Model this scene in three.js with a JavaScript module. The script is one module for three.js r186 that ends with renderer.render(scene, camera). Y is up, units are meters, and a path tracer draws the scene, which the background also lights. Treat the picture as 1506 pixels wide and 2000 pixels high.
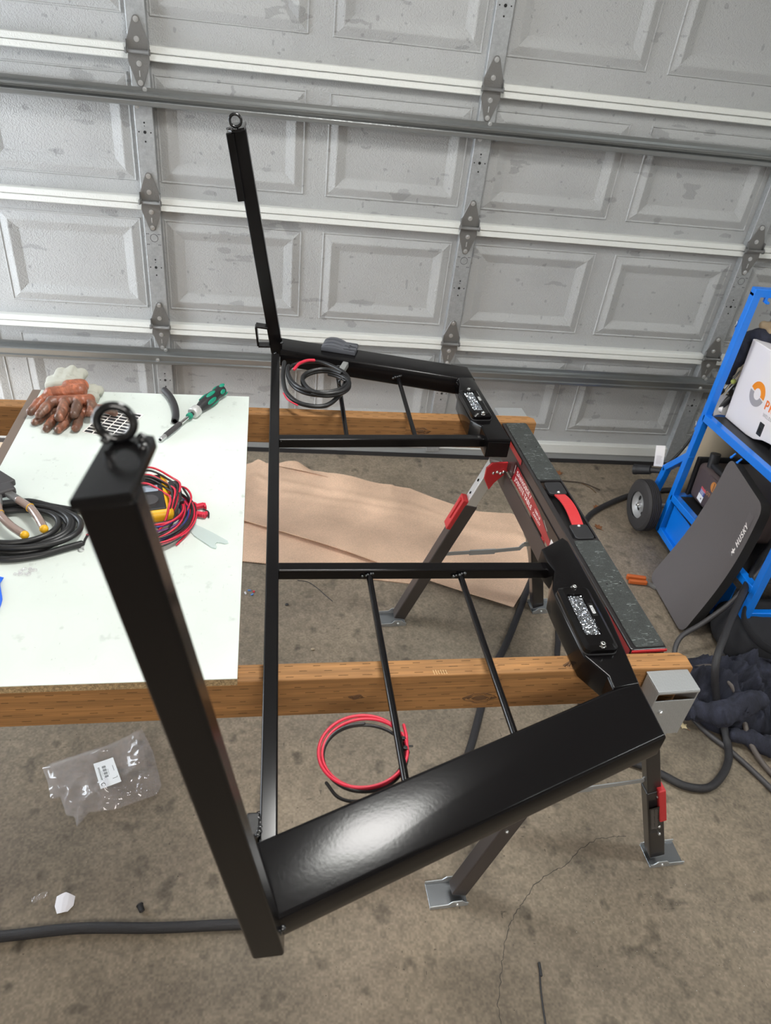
import * as THREE from 'three';
import { RoundedBoxGeometry } from 'three/addons/geometries/RoundedBoxGeometry.js';
import { mergeGeometries, mergeVertices, toCreasedNormals } from 'three/addons/utils/BufferGeometryUtils.js';
import { RectAreaLightUniformsLib } from 'three/addons/lights/RectAreaLightUniformsLib.js';

// ------------------------------------------------------------------ camera, sky, sun, lamps, exposure
const scene = new THREE.Scene();
const camera = new THREE.PerspectiveCamera(69.52, 1506 / 2000, 0.05, 60);
camera.position.set(0.4961, 1.7879, 2.8057);
camera.rotation.set(-0.6332, -0.1703, 0.1271, 'YXZ');
camera.focus = 1.75; camera.userData.fStop = 6.3;
scene.add(camera);
const renderer = new THREE.WebGLRenderer({ antialias: true });
renderer.toneMapping = THREE.LinearToneMapping;
renderer.toneMappingExposure = 1.0;
renderer.shadowMap.enabled = true;
RectAreaLightUniformsLib.init();
scene.background = new THREE.Color().setRGB(0.86, 0.93, 1.0);
scene.backgroundIntensity = 12.0;                                   // daylight outside the open side door
const sun = new THREE.DirectionalLight(new THREE.Color().setRGB(1.0, 0.93, 0.88), 14);
sun.position.set(-5.6, 7.4, 1.9); sun.target.position.set(-0.9, 0, 0.35);
sun.castShadow = true; sun.shadow.camera.left = -4; sun.shadow.camera.right = 4; sun.shadow.camera.top = 4; sun.shadow.camera.bottom = -4; sun.shadow.camera.far = 20;
sun.name = 'sun'; scene.add(sun, sun.target);
const LAMPS = [   // centre x, z, size x, size z, radiance, colour
  [0.72, 1.34, 0.44, 0.40, 50, [1.0, 0.99, 0.955]],
  [2.70, 2.05, 1.20, 0.20, 36, [0.95, 1.0, 0.99]],
  [0.55, 4.10, 1.50, 0.75, 17, [1.0, 0.96, 0.90]],
];
const CEIL = 2.62;

// ------------------------------------------------------------------ helpers
const V = (x, y, z) => new THREE.Vector3(x, y, z);
const V3 = (a) => new THREE.Vector3(a[0], a[1], a[2]);
function rng(seed) { let a = seed >>> 0; return () => { a = (a + 0x6d2b79f5) | 0; let t = Math.imul(a ^ (a >>> 15), 1 | a); t = (t + Math.imul(t ^ (t >>> 7), 61 | t)) ^ t; return ((t ^ (t >>> 14)) >>> 0) / 4294967296; }; }
const used = {};
function numbered(n) { const b = n.replace(/_\d{3}$/, ''); const k = used[b] = (used[b] ?? -1) + 1; return k ? b + '_' + String(k).padStart(3, '0') : b; }
function tag(o, label, category, group, kind) { if (label) o.userData.label = label; if (category) o.userData.category = category; if (group) o.userData.group = group; if (kind) o.userData.kind = kind; return o; }
function thing(name, label, category, pos = [0, 0, 0], turn = 0, group) { const o = new THREE.Group(); o.name = numbered(name); o.position.set(...pos); o.rotation.y = turn; scene.add(o); return tag(o, label, category, group); }
function shadowed(m) { m.castShadow = m.receiveShadow = true; return m; }
function part(name, geo, mat, parent, label) { const m = shadowed(new THREE.Mesh(geo, mat)); m.name = name; if (label) m.userData.label = label; parent.add(m); return m; }
function solo(name, geo, mat, label, category, group, kind) { const m = shadowed(new THREE.Mesh(geo, mat)); m.name = numbered(name); scene.add(m); return tag(m, label, category, group, kind); }
function struct(name, geo, mat, parent = scene) { const m = shadowed(new THREE.Mesh(geo, mat)); m.name = name; m.userData.kind = 'structure'; parent.add(m); return m; }
function clean(g) { const h = g.index ? g.toNonIndexed() : g; for (const k of Object.keys(h.attributes)) if (!['position', 'normal', 'uv', 'color'].includes(k)) h.deleteAttribute(k); h.clearGroups(); return h; }
function merge(list) { const hasC = list.some((g) => g.attributes.color); const l = list.map(clean); if (!hasC) l.forEach((g) => g.deleteAttribute('color')); l.forEach((g) => { if (!g.attributes.uv) g.setAttribute('uv', new THREE.BufferAttribute(new Float32Array(g.attributes.position.count * 2), 2)); }); return mergeGeometries(l); }
function put(g, x = 0, y = 0, z = 0, rx = 0, ry = 0, rz = 0) { if (rx || ry || rz) g.applyMatrix4(new THREE.Matrix4().makeRotationFromEuler(new THREE.Euler(rx, ry, rz))); g.translate(x, y, z); return g; }
const rbox = (w, h, d, r = 0.002, s = 2) => new RoundedBoxGeometry(w, h, d, s, Math.min(r, w / 2.01, h / 2.01, d / 2.01));
function frameFrom(dir, up) { const z = dir.clone().normalize(); let x = new THREE.Vector3().crossVectors(up, z); if (x.lengthSq() < 1e-8) x = new THREE.Vector3().crossVectors(V(1, 0, 0), z); x.normalize(); const y = new THREE.Vector3().crossVectors(z, x); return new THREE.Matrix4().makeBasis(x, y, z); }
function bar(p, q, w, h, r = 0.003, up = V(0, 1, 0)) {             // rounded box from p to q; h along `up`, w across
  const a = V3(p), b = V3(q), g = rbox(w, h, a.distanceTo(b), r);
  g.applyMatrix4(frameFrom(b.clone().sub(a), up)); g.translate(...a.add(b).multiplyScalar(0.5).toArray()); return g;
}
function rod(p, q, r, r2 = r, n = 14) { const a = V3(p), b = V3(q), g = new THREE.CylinderGeometry(r2, r, a.distanceTo(b), n); g.applyMatrix4(new THREE.Matrix4().makeRotationFromQuaternion(new THREE.Quaternion().setFromUnitVectors(V(0, 1, 0), b.clone().sub(a).normalize()))); g.translate(...a.add(b).multiplyScalar(0.5).toArray()); return g; }
function tube(pts, r, n = 60, m = 8, closed = false) {
  const c = new THREE.CatmullRomCurve3(pts.map(V3), closed, 'centripetal'); const g = new THREE.TubeGeometry(c, n, r, m, closed);
  if (closed) return g;
  const caps = [0, 1].map((t) => { const s = new THREE.SphereGeometry(r, m, 5); s.translate(...c.getPoint(t).toArray()); return s; });
  return merge([g, ...caps]);
}
function prism(pts, y0, y1, bev = 0.003, seg = 2, holes = []) {     // plan outline [x, z] raised from y0 to y1
  const s = new THREE.Shape(pts.map(([x, z]) => new THREE.Vector2(x, -z))); for (const h of holes) s.holes.push(new THREE.Path(h.map(([x, z]) => new THREE.Vector2(x, -z))));
  const g = new THREE.ExtrudeGeometry(s, { depth: y1 - y0 - 2 * bev, bevelEnabled: bev > 0, bevelThickness: bev, bevelSize: bev, bevelOffset: -bev, bevelSegments: seg, curveSegments: 8 });
  g.rotateX(-Math.PI / 2); g.translate(0, y0 + bev, 0); return bev > 0.0035 ? toCreasedNormals(clean(g), 0.6) : g;
}
function rrect(x0, y0, x1, y1, r, n = 5) { const o = []; for (const [cx, cy, a] of [[x1 - r, y1 - r, 0], [x0 + r, y1 - r, 1], [x0 + r, y0 + r, 2], [x1 - r, y0 + r, 3]]) for (let i = 0; i <= n; i++) { const t = (a + i / n) * Math.PI / 2; o.push([cx + r * Math.cos(t), cy + r * Math.sin(t)]); } return o; }
function boxUV(g0, k = 1, ox = 0, oy = 0) {                        // uv in metres by the dominant axis of each face
  const g = clean(g0), p = g.attributes.position, uv = new Float32Array(p.count * 2), a = V(), b = V(), c = V();
  for (let i = 0; i < p.count; i += 3) {
    a.fromBufferAttribute(p, i); b.fromBufferAttribute(p, i + 1); c.fromBufferAttribute(p, i + 2);
    const n = b.clone().sub(a).cross(c.clone().sub(a)), ax = Math.abs(n.x), ay = Math.abs(n.y), az = Math.abs(n.z);
    [a, b, c].forEach((v, j) => { const q = ax > ay && ax > az ? [v.z, v.y] : ay > az ? [v.x, v.z] : [v.x, v.y]; uv[2 * (i + j)] = q[0] * k + ox; uv[2 * (i + j) + 1] = q[1] * k + oy; });
  }
  g.setAttribute('uv', new THREE.BufferAttribute(uv, 2)); return g;
}
function polyAt(poly, t) { let L = 0; const d = []; for (let i = 1; i < poly.length; i++) { d.push(Math.hypot(poly[i][0] - poly[i - 1][0], poly[i][1] - poly[i - 1][1])); L += d[i - 1]; } let s = t * L; for (let i = 0; i < d.length; i++) { if (s <= d[i] || i === d.length - 1) { const f = Math.min(1, s / d[i]); return [poly[i][0] + f * (poly[i + 1][0] - poly[i][0]), poly[i][1] + f * (poly[i + 1][1] - poly[i][1])]; } s -= d[i]; } }
function coons(top, right, bottom, left, nu, nv, hf) {               // a sheet between four plan outlines; hf(x, z, u, v) is its height
  const pos = [], uv = [], idx = [], c = [top[0], top[top.length - 1], bottom[0], bottom[bottom.length - 1]];
  for (let j = 0; j <= nv; j++) for (let i = 0; i <= nu; i++) {
    const u = i / nu, v = j / nv, T = polyAt(top, u), B = polyAt(bottom, u), L = polyAt(left, v), R = polyAt(right, v);
    const q = [0, 1].map((k) => (1 - v) * T[k] + v * B[k] + (1 - u) * L[k] + u * R[k] - ((1 - u) * (1 - v) * c[0][k] + u * (1 - v) * c[1][k] + (1 - u) * v * c[2][k] + u * v * c[3][k]));
    pos.push(q[0], hf(q[0], q[1], u, v), q[1]); uv.push(q[0], q[1]);
    if (i < nu && j < nv) { const k = j * (nu + 1) + i; idx.push(k, k + nu + 1, k + 1, k + 1, k + nu + 1, k + nu + 2); }
  }
  const g = new THREE.BufferGeometry(); g.setAttribute('position', new THREE.Float32BufferAttribute(pos, 3)); g.setAttribute('uv', new THREE.Float32BufferAttribute(uv, 2)); g.setIndex(idx); g.computeVertexNormals(); return g;
}
function thick(g, t) {                                              // gives a sheet a thickness t downwards, with edge faces
  const p = g.attributes.position, n = p.count, pos = [...p.array], uv = [...g.attributes.uv.array, ...g.attributes.uv.array], idx = [...g.index.array], cnt = new Map();
  for (let i = 0; i < n; i++) pos.push(p.getX(i), p.getY(i) - t, p.getZ(i));
  const src = [...idx];
  for (let i = 0; i < src.length; i += 3) { idx.push(src[i] + n, src[i + 2] + n, src[i + 1] + n); for (const [a, b] of [[0, 1], [1, 2], [2, 0]]) { const x = src[i + a], y = src[i + b], k = Math.min(x, y) + ',' + Math.max(x, y); cnt.set(k, cnt.has(k) ? null : [x, y]); } }
  for (const e of cnt.values()) if (e) idx.push(e[0], e[0] + n, e[1], e[1], e[0] + n, e[1] + n);
  const h = new THREE.BufferGeometry(); h.setAttribute('position', new THREE.Float32BufferAttribute(pos, 3)); h.setAttribute('uv', new THREE.Float32BufferAttribute(uv, 2)); h.setIndex(idx); const o = h.toNonIndexed(); o.computeVertexNormals(); return toCreasedNormals(o, 0.7);
}
function loft(rings) {                                              // skin through equal-length closed outlines [pts, y]
  const pos = [], n = rings[0][0].length; const P = (k, i) => [rings[k][0][i % n][0], rings[k][1], rings[k][0][i % n][1]];
  for (let k = 0; k < rings.length - 1; k++) for (let i = 0; i < n; i++) pos.push(...P(k, i), ...P(k + 1, i), ...P(k, i + 1), ...P(k, i + 1), ...P(k + 1, i), ...P(k + 1, i + 1));
  const g = new THREE.BufferGeometry(); g.setAttribute('position', new THREE.Float32BufferAttribute(pos, 3)); g.setAttribute('uv', new THREE.Float32BufferAttribute(new Float32Array(pos.length / 3 * 2), 2)); g.computeVertexNormals(); return toCreasedNormals(g, 0.5);
}
// smooth noise
function hash2(x, y, s) { let h = Math.imul(x, 374761393) ^ Math.imul(y, 668265263) ^ Math.imul(s, 1442695041); h = Math.imul(h ^ (h >>> 13), 1274126177); return ((h ^ (h >>> 16)) >>> 0) / 4294967296; }
function vn(x, y, s, per = 0) { const xi = Math.floor(x), yi = Math.floor(y), fx = x - xi, fy = y - yi, u = fx * fx * (3 - 2 * fx), v = fy * fy * (3 - 2 * fy), w = per ? (a) => ((a % per) + per) % per : (a) => a; const a = hash2(w(xi), w(yi), s), b = hash2(w(xi + 1), w(yi), s), c = hash2(w(xi), w(yi + 1), s), d = hash2(w(xi + 1), w(yi + 1), s); return a + (b - a) * u + (c - a) * v + (a - b - c + d) * u * v; }
function fbm(x, y, s, oct = 4, per = 0, gain = 0.5) { let t = 0, a = 0.5, n = 0; for (let i = 0; i < oct; i++) { t += a * vn(x, y, s + i, per); n += a; a *= gain; x *= 2; y *= 2; per *= 2; } return t / n; }
const ridge = (x, y, s, oct = 3) => { let t = 0, a = 0.5, n = 0; for (let i = 0; i < oct; i++) { t += a * (1 - Math.abs(2 * vn(x, y, s + i) - 1)); n += a; a *= 0.5; x *= 2.03; y *= 2.03; } return t / n; };
function tex(size, fn, srgb = true, rep = [1, 1]) {
  const [w, h] = Array.isArray(size) ? size : [size, size], d = new Uint8Array(w * h * 4);
  for (let j = 0; j < h; j++) for (let i = 0; i < w; i++) { const c = fn(i / w, j / h), k = 4 * (j * w + i); d[k] = c[0]; d[k + 1] = c[1]; d[k + 2] = c[2]; d[k + 3] = 255; }
  const t = new THREE.DataTexture(d, w, h, THREE.RGBAFormat); t.magFilter = THREE.LinearFilter; t.minFilter = THREE.LinearMipmapLinearFilter; t.generateMipmaps = true; t.wrapS = t.wrapT = THREE.RepeatWrapping; t.repeat.set(...rep); if (srgb) t.colorSpace = THREE.SRGBColorSpace; t.needsUpdate = true; return t;
}
const g3 = (v) => { const c = Math.max(0, Math.min(255, v)); return [c, c, c]; };
function canvasTex(w, h, draw) { const c = document.createElement('canvas'); c.width = w; c.height = h; const x = c.getContext('2d'); draw(x, w, h); const t = new THREE.CanvasTexture(c); t.colorSpace = THREE.SRGBColorSpace; t.anisotropy = 8; return t; }
const std = (o) => new THREE.MeshStandardMaterial(o), phy = (o) => new THREE.MeshPhysicalMaterial(o);
const rgb = (r, g, b) => new THREE.Color().setRGB(r, g, b);
// surface nets on a field made of tapered capsules
function blobMesh(bones, cell, k, warp) {
  let lo = [1e9, 1e9, 1e9], hi = [-1e9, -1e9, -1e9];
  for (const [a, b, ra, rb] of bones) for (let i = 0; i < 3; i++) { const r = Math.max(ra, rb) + 3 * cell; lo[i] = Math.min(lo[i], a[i] - r, b[i] - r); hi[i] = Math.max(hi[i], a[i] + r, b[i] + r); }
  const n = [0, 1, 2].map((i) => Math.ceil((hi[i] - lo[i]) / cell) + 1), F = new Float32Array(n[0] * n[1] * n[2]), id = (x, y, z) => x + n[0] * (y + n[1] * z);
  const B = bones.map(([a, b, ra, rb]) => { const d = [b[0] - a[0], b[1] - a[1], b[2] - a[2]]; return { a, d, ra, rb, l: d[0] * d[0] + d[1] * d[1] + d[2] * d[2] || 1e-9 }; });
  for (let z = 0; z < n[2]; z++) for (let y = 0; y < n[1]; y++) for (let x = 0; x < n[0]; x++) {
    const p = [lo[0] + x * cell, lo[1] + y * cell, lo[2] + z * cell]; let s = 0, best = 1e9;
    for (const q of B) { const e = [p[0] - q.a[0], p[1] - q.a[1], p[2] - q.a[2]]; const t = Math.max(0, Math.min(1, (e[0] * q.d[0] + e[1] * q.d[1] + e[2] * q.d[2]) / q.l)); const dd = Math.hypot(e[0] - t * q.d[0], e[1] - t * q.d[1], e[2] - t * q.d[2]) - (q.ra + t * (q.rb - q.ra)); best = Math.min(best, dd); s += Math.exp(-dd / k); }
    F[id(x, y, z)] = (best > 6 * k ? best : -k * Math.log(s)) + (warp ? warp(p) : 0);
  }
  const vid = new Map(), pos = [], idx = [];
  for (let z = 0; z < n[2] - 1; z++) for (let y = 0; y < n[1] - 1; y++) for (let x = 0; x < n[0] - 1; x++) {
    const c = []; let m = 0; for (let i = 0; i < 8; i++) { const v = F[id(x + (i & 1), y + ((i >> 1) & 1), z + (i >> 2))]; c.push(v); if (v < 0) m |= 1 << i; }
    if (m === 0 || m === 255) continue;
    let s = [0, 0, 0], q = 0;
    for (let i = 0; i < 8; i++) for (const bit of [1, 2, 4]) { const j = i ^ bit; if (j > i && (c[i] < 0) !== (c[j] < 0)) { const t = c[i] / (c[i] - c[j]); const A = [i & 1, (i >> 1) & 1, i >> 2], D = [j & 1, (j >> 1) & 1, j >> 2]; for (let r = 0; r < 3; r++) s[r] += A[r] + t * (D[r] - A[r]); q++; } }
    vid.set(id(x, y, z), pos.length / 3); pos.push(lo[0] + cell * (x + s[0] / q), lo[1] + cell * (y + s[1] / q), lo[2] + cell * (z + s[2] / q));
  }
  const st = [1, n[0], n[0] * n[1]];
  for (let z = 1; z < n[2] - 1; z++) for (let y = 1; y < n[1] - 1; y++) for (let x = 1; x < n[0] - 1; x++) for (let r = 0; r < 3; r++) {
    const i = id(x, y, z), a = F[i], b = F[i + st[r]]; if ((a < 0) === (b < 0)) continue;
    const u = st[(r + 1) % 3], v = st[(r + 2) % 3], Q = [i - u - v, i - v, i, i - u].map((k2) => vid.get(k2)); if (Q.some((w) => w === undefined)) continue;
    if (a < 0) idx.push(Q[0], Q[1], Q[2], Q[0], Q[2], Q[3]); else idx.push(Q[0], Q[2], Q[1], Q[0], Q[3], Q[2]);
  }
  const g = new THREE.BufferGeometry(); g.setAttribute('position', new THREE.Float32BufferAttribute(pos, 3)); g.setIndex(idx); g.computeVertexNormals();
  const uv = new Float32Array(pos.length / 3 * 2); for (let i = 0; i < pos.length / 3; i++) { uv[2 * i] = pos[3 * i] + pos[3 * i + 1] * 0.5; uv[2 * i + 1] = pos[3 * i + 2] + pos[3 * i + 1] * 0.5; } g.setAttribute('uv', new THREE.BufferAttribute(uv, 2)); return g;
}
// ------------------------------------------------------------------ materials
const stipple = tex(512, (u, v) => g3(255 * (0.6 * fbm(u * 64, v * 64, 3, 3, 64) + 0.4 * vn(u * 128, v * 128, 9, 128))), false, [4, 4]);       // 0.25 m tile
const fine = tex(256, (u, v) => g3(255 * fbm(u * 48, v * 48, 11, 3, 48)), false, [6, 6]);
const orange = tex(256, (u, v) => g3(255 * fbm(u * 24, v * 24, 21, 2, 24)), false, [12, 12]);
const doorGrime = tex(1024, (u, v) => { const a = fbm(u * 6, v * 6, 31, 5, 6), b = fbm(u * 90, v * 90, 37, 2, 90), c = fbm(u * 20, v * 60, 38, 3, 20); let k = 1 - 0.05 * Math.max(0, a - 0.52) * 4 - (b > 0.85 ? 0.12 : 0) - (c > 0.735 && a > 0.5 ? 0.10 : 0); return [171 * k, 172 * k, 172 * k]; }, true, [0.5, 0.5]);
const concrete = tex(2048, (u, v) => {
  const a = fbm(u * 8, v * 8, 51, 6, 8), b = fbm(u * 40, v * 40, 57, 4, 40), c = vn(u * 420, v * 420, 63, 420), d = vn(u * 160, v * 160, 64, 160), e = fbm(u * 120, v * 120, 67, 2, 120);
  let k = 0.86 + 0.30 * (a - 0.5) + 0.13 * (b - 0.5) + 0.17 * (c - 0.5) + 0.13 * (e - 0.5);
  if (d > 0.972 && a > 0.45) k *= 0.74; if (d < 0.006) k *= 1.35; if (b > 0.66) k *= 1 - (b - 0.66) * 1.6;
  const w = fbm(u * 5, v * 5, 71, 3, 5);
  return [148 * k + 3 * w, 136 * k + 1, 121 * k - 2 * w];
}, true, [0.5, 0.5]);
const concreteBump = tex(1024, (u, v) => g3(255 * (0.5 * fbm(u * 60, v * 60, 57, 4, 60) + 0.5 * vn(u * 300, v * 300, 63, 300))), false, [1, 1]);
const woodMap = tex([1024, 512], (u, v) => {                        // grain along u; incising slits as on treated lumber
  const y = v * 14 + 2.2 * fbm(u * 3, v * 4, 81, 3), ring = 0.5 + 0.5 * Math.sin(y * 6.28), g = fbm(u * 10, v * 180, 83, 3), k = 0.84 + 0.10 * ring * fbm(u * 2, v * 6, 84, 2) + 0.30 * (g - 0.5);
  return [178 * k, 128 * k, 76 * k];
}, true, [1.1, 2.4]);
const particle = tex(256, (u, v) => { const a = vn(u * 90, v * 90, 91, 90), b = fbm(u * 30, v * 30, 93, 3, 30), k = 0.55 + 0.45 * a * 0.6 + 0.4 * (b - 0.2); return [205 * k, 176 * k, 132 * k]; }, true, [10, 10]);
const scuffed = tex(1024, (u, v) => { const a = fbm(u * 30, v * 30, 101, 4, 30), b = vn(u * 200, v * 60, 103, 60 * 4), c = fbm(u * 5, v * 5, 107, 3, 5), s = vn(u * 300, v * 300, 109, 300); let k = 1 - 0.05 * (c - 0.5) * 2; if (a > 0.72) k -= 0.6 * (a - 0.72); if (b > 0.965 && c > 0.5) k -= 0.08; if (s > 0.994) k -= 0.4; return [213 * k, 221 * k, 215 * k]; }, true, [1.4, 1.4]);
const galv = tex(512, (u, v) => { const a = fbm(u * 20, v * 20, 111, 3, 20), b = vn(u * 60, v * 60, 113, 60), k = 0.84 + 0.10 * (a - 0.5) + 0.05 * (b - 0.5); return [200 * k, 203 * k, 205 * k]; }, true, [5, 5]);
const galvRough = tex(256, (u, v) => g3(70 + 90 * fbm(u * 16, v * 16, 117, 3, 16)), false, [5, 5]);
const kraft = tex(1024, (u, v) => { const a = fbm(u * 5, v * 5, 121, 4, 5), b = vn(u * 256, v * 256, 123, 256), st = 0.5 + 0.5 * Math.sin((u * 0.72 + v) * 6.283 * 90), k = 0.9 + 0.22 * (a - 0.5) + 0.08 * (b - 0.5) + (a > 0.56 ? 0.10 * (st - 0.5) : 0.0); return [232 * k, 196 * k, 168 * k]; }, true, [1.4, 1.4]);
const grit = tex(512, (u, v) => { const a = vn(u * 256, v * 256, 131, 256), b = fbm(u * 10, v * 10, 133, 4, 10), sc = vn(u * 14, v * 150, 135, 14 * 11), k = 40 + 34 * a + 16 * (b - 0.5) + (b > 0.50 && sc > 0.84 ? 70 : 0); return [k * 0.96, k * 1.02, k * 1.0]; }, true, [6, 6]);
const gritBump = tex(256, (u, v) => g3(255 * vn(u * 128, v * 128, 137, 128)), false, [12, 12]);
const weave = tex(256, (u, v) => g3(128 + 60 * Math.sin(u * 6.283 * 64) * Math.sin(v * 6.283 * 64) + 60 * (fbm(u * 20, v * 20, 141, 2, 20) - 0.5)), false, [9, 9]);
const denimMap = tex(512, (u, v) => { const a = fbm(u * 12, v * 12, 143, 4, 12), b = vn(u * 250, v * 250, 145, 250), k = 0.8 + 0.6 * (a - 0.4) + 0.25 * (b - 0.5); return [46 * k, 48 * k, 62 * k]; }, true, [4, 4]);
const gloveMap = tex(512, (u, v) => { const a = fbm(u * 10, v * 10, 151, 4, 10), b = fbm(u * 40, v * 40, 153, 3, 40), k = Math.max(0, Math.min(1, (a - 0.22) * 3.0 + 0.6 * (b - 0.5))); return g3(255 - 70 * k); }, true, [7, 7]);
const M = {
  panel: std({ map: doorGrime, roughness: 0.62, bumpMap: stipple, bumpScale: 0.0020 }),
  rail: std({ color: rgb(0.66, 0.668, 0.64), roughness: 0.55, bumpMap: stipple, bumpScale: 0.0012 }),
  galv: std({ map: galv, roughnessMap: galvRough, roughness: 1, metalness: 0.45 }),
  galvDull: std({ color: rgb(0.42, 0.44, 0.45), roughness: 0.5, metalness: 0.45, bumpMap: fine, bumpScale: 0.0003 }),
  strut: std({ color: rgb(0.30, 0.31, 0.31), roughness: 0.30, metalness: 0.8, bumpMap: fine, bumpScale: 0.0003 }),
  hinge: std({ color: rgb(0.235, 0.232, 0.228), roughness: 0.34, metalness: 0.6, bumpMap: fine, bumpScale: 0.0006 }),
  zinc: std({ color: rgb(0.66, 0.67, 0.68), roughness: 0.3, metalness: 0.8 }),
  silver: std({ color: rgb(0.70, 0.70, 0.69), roughness: 0.4, metalness: 0.6 }),
  chrome: std({ color: rgb(0.85, 0.85, 0.85), roughness: 0.12, metalness: 1 }),
  rubber: std({ color: rgb(0.025, 0.024, 0.026), roughness: 0.55 }),
  hole: std({ color: rgb(0.012, 0.012, 0.012), roughness: 0.9 }),
  black: phy({ color: rgb(0.0045, 0.004, 0.0044), roughness: 0.185, specularIntensity: 0.5, bumpMap: orange, bumpScale: 0.00004, clearcoat: 0.0 }),
  tube: phy({ color: rgb(0.004, 0.0035, 0.004), roughness: 0.15, specularIntensity: 0.6 }),
  gloss: phy({ color: rgb(0.006, 0.006, 0.007), roughness: 0.16, clearcoat: 0.6, clearcoatRoughness: 0.06 }),
  footSteel: std({ color: rgb(0.34, 0.36, 0.38), roughness: 0.24, metalness: 0.9 }),
  wood: std({ map: woodMap, roughness: 0.72, bumpMap: woodMap, bumpScale: 0.0006 }),
  slit: std({ color: rgb(0.10, 0.055, 0.022), roughness: 0.9 }),
  knot: std({ color: rgb(0.13, 0.065, 0.028), roughness: 0.75 }),
  particle: std({ map: particle, roughness: 0.9, bumpMap: particle, bumpScale: 0.001 }),
  melamine: std({ map: scuffed, roughness: 0.5 }),
  concrete: std({ map: concrete, roughness: 0.75, bumpMap: concreteBump, bumpScale: 0.00035, vertexColors: true }),
  plaster: std({ color: rgb(0.50, 0.49, 0.47), roughness: 0.9 }),
  ceiling: std({ color: rgb(0.55, 0.54, 0.52), roughness: 0.9 }),
  horse: phy({ color: rgb(0.018, 0.016, 0.017), roughness: 0.30, clearcoat: 0.3, clearcoatRoughness: 0.15 }),
  horseSteel: std({ color: rgb(0.075, 0.064, 0.062), roughness: 0.30, metalness: 0.35 }),
  red: phy({ color: rgb(0.46, 0.018, 0.026), roughness: 0.38, clearcoat: 0.3, clearcoatRoughness: 0.2 }),
  redPlastic: std({ color: rgb(0.52, 0.030, 0.035), roughness: 0.45 }),
  grit: std({ map: grit, roughness: 0.85, bumpMap: gritBump, bumpScale: 0.0008 }),
  kraft: std({ map: kraft, roughness: 0.9, bumpMap: kraft, bumpScale: 0.0006, side: THREE.DoubleSide }),
  blue: phy({ color: rgb(0.003, 0.19, 0.78), roughness: 0.32, clearcoat: 0.3, clearcoatRoughness: 0.15 }),
  white: phy({ color: rgb(0.82, 0.78, 0.79), roughness: 0.35, clearcoat: 0.3 }),
  darkPlastic: std({ color: rgb(0.018, 0.018, 0.02), roughness: 0.48 }),
  brownCase: phy({ color: rgb(0.085, 0.062, 0.060), roughness: 0.42 }),
  foam: std({ color: rgb(0.115, 0.104, 0.107), roughness: 0.95, bumpMap: fine, bumpScale: 0.0005 }),
  foamSide: std({ color: rgb(0.012, 0.011, 0.011), roughness: 0.95 }),
  denim: phy({ map: denimMap, roughness: 0.95, sheen: 0.4, sheenRoughness: 0.6, sheenColor: rgb(0.10, 0.11, 0.18), bumpMap: weave, bumpScale: 0.0008, side: THREE.DoubleSide }),
  darkCloth: std({ color: rgb(0.014, 0.014, 0.017), roughness: 0.95, bumpMap: weave, bumpScale: 0.0008, side: THREE.DoubleSide }),
  tanLeather: std({ color: rgb(0.36, 0.27, 0.17), roughness: 0.85, bumpMap: fine, bumpScale: 0.001 }),
  cableRed: std({ color: rgb(0.62, 0.022, 0.055), roughness: 0.38 }),
  cableBlack: std({ color: rgb(0.016, 0.016, 0.017), roughness: 0.38 }),
  hose: std({ color: rgb(0.022, 0.021, 0.024), roughness: 0.45, bumpMap: fine, bumpScale: 0.0006 }),
  greyHose: std({ color: rgb(0.05, 0.047, 0.05), roughness: 0.5 }),
  teal: std({ color: rgb(0.006, 0.25, 0.155), roughness: 0.45 }),
  glove: phy({ map: gloveMap, vertexColors: true, roughness: 0.42, bumpMap: gloveMap, bumpScale: 0.0012, clearcoat: 0.15, clearcoatRoughness: 0.3 }),
  knit: std({ color: rgb(0.46, 0.46, 0.40), roughness: 0.95, bumpMap: weave, bumpScale: 0.0015 }),
  yellow: std({ color: rgb(0.76, 0.42, 0.015), roughness: 0.4 }),
  tank: std({ color: rgb(0.36, 0.29, 0.20), roughness: 0.6 }),
  tape: std({ color: rgb(0.006, 0.12, 0.72), roughness: 0.55 }),
  paper: std({ color: rgb(0.80, 0.79, 0.84), roughness: 0.85, side: THREE.DoubleSide }),
  greyPlastic: std({ color: rgb(0.095, 0.10, 0.115), roughness: 0.5 }),
  clear: phy({ color: rgb(0.97, 0.96, 0.97), roughness: 0.05, transmission: 0.92, thickness: 0, ior: 1.5, side: THREE.DoubleSide }),
  clearGrey: phy({ color: rgb(0.80, 0.87, 0.86), roughness: 0.35, transmission: 0.55, thickness: 0 }),
  leaf: std({ color: rgb(0.22, 0.085, 0.03), roughness: 0.85, side: THREE.DoubleSide }),
  orange: std({ color: rgb(0.50, 0.11, 0.02), roughness: 0.6 }),
};
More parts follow.
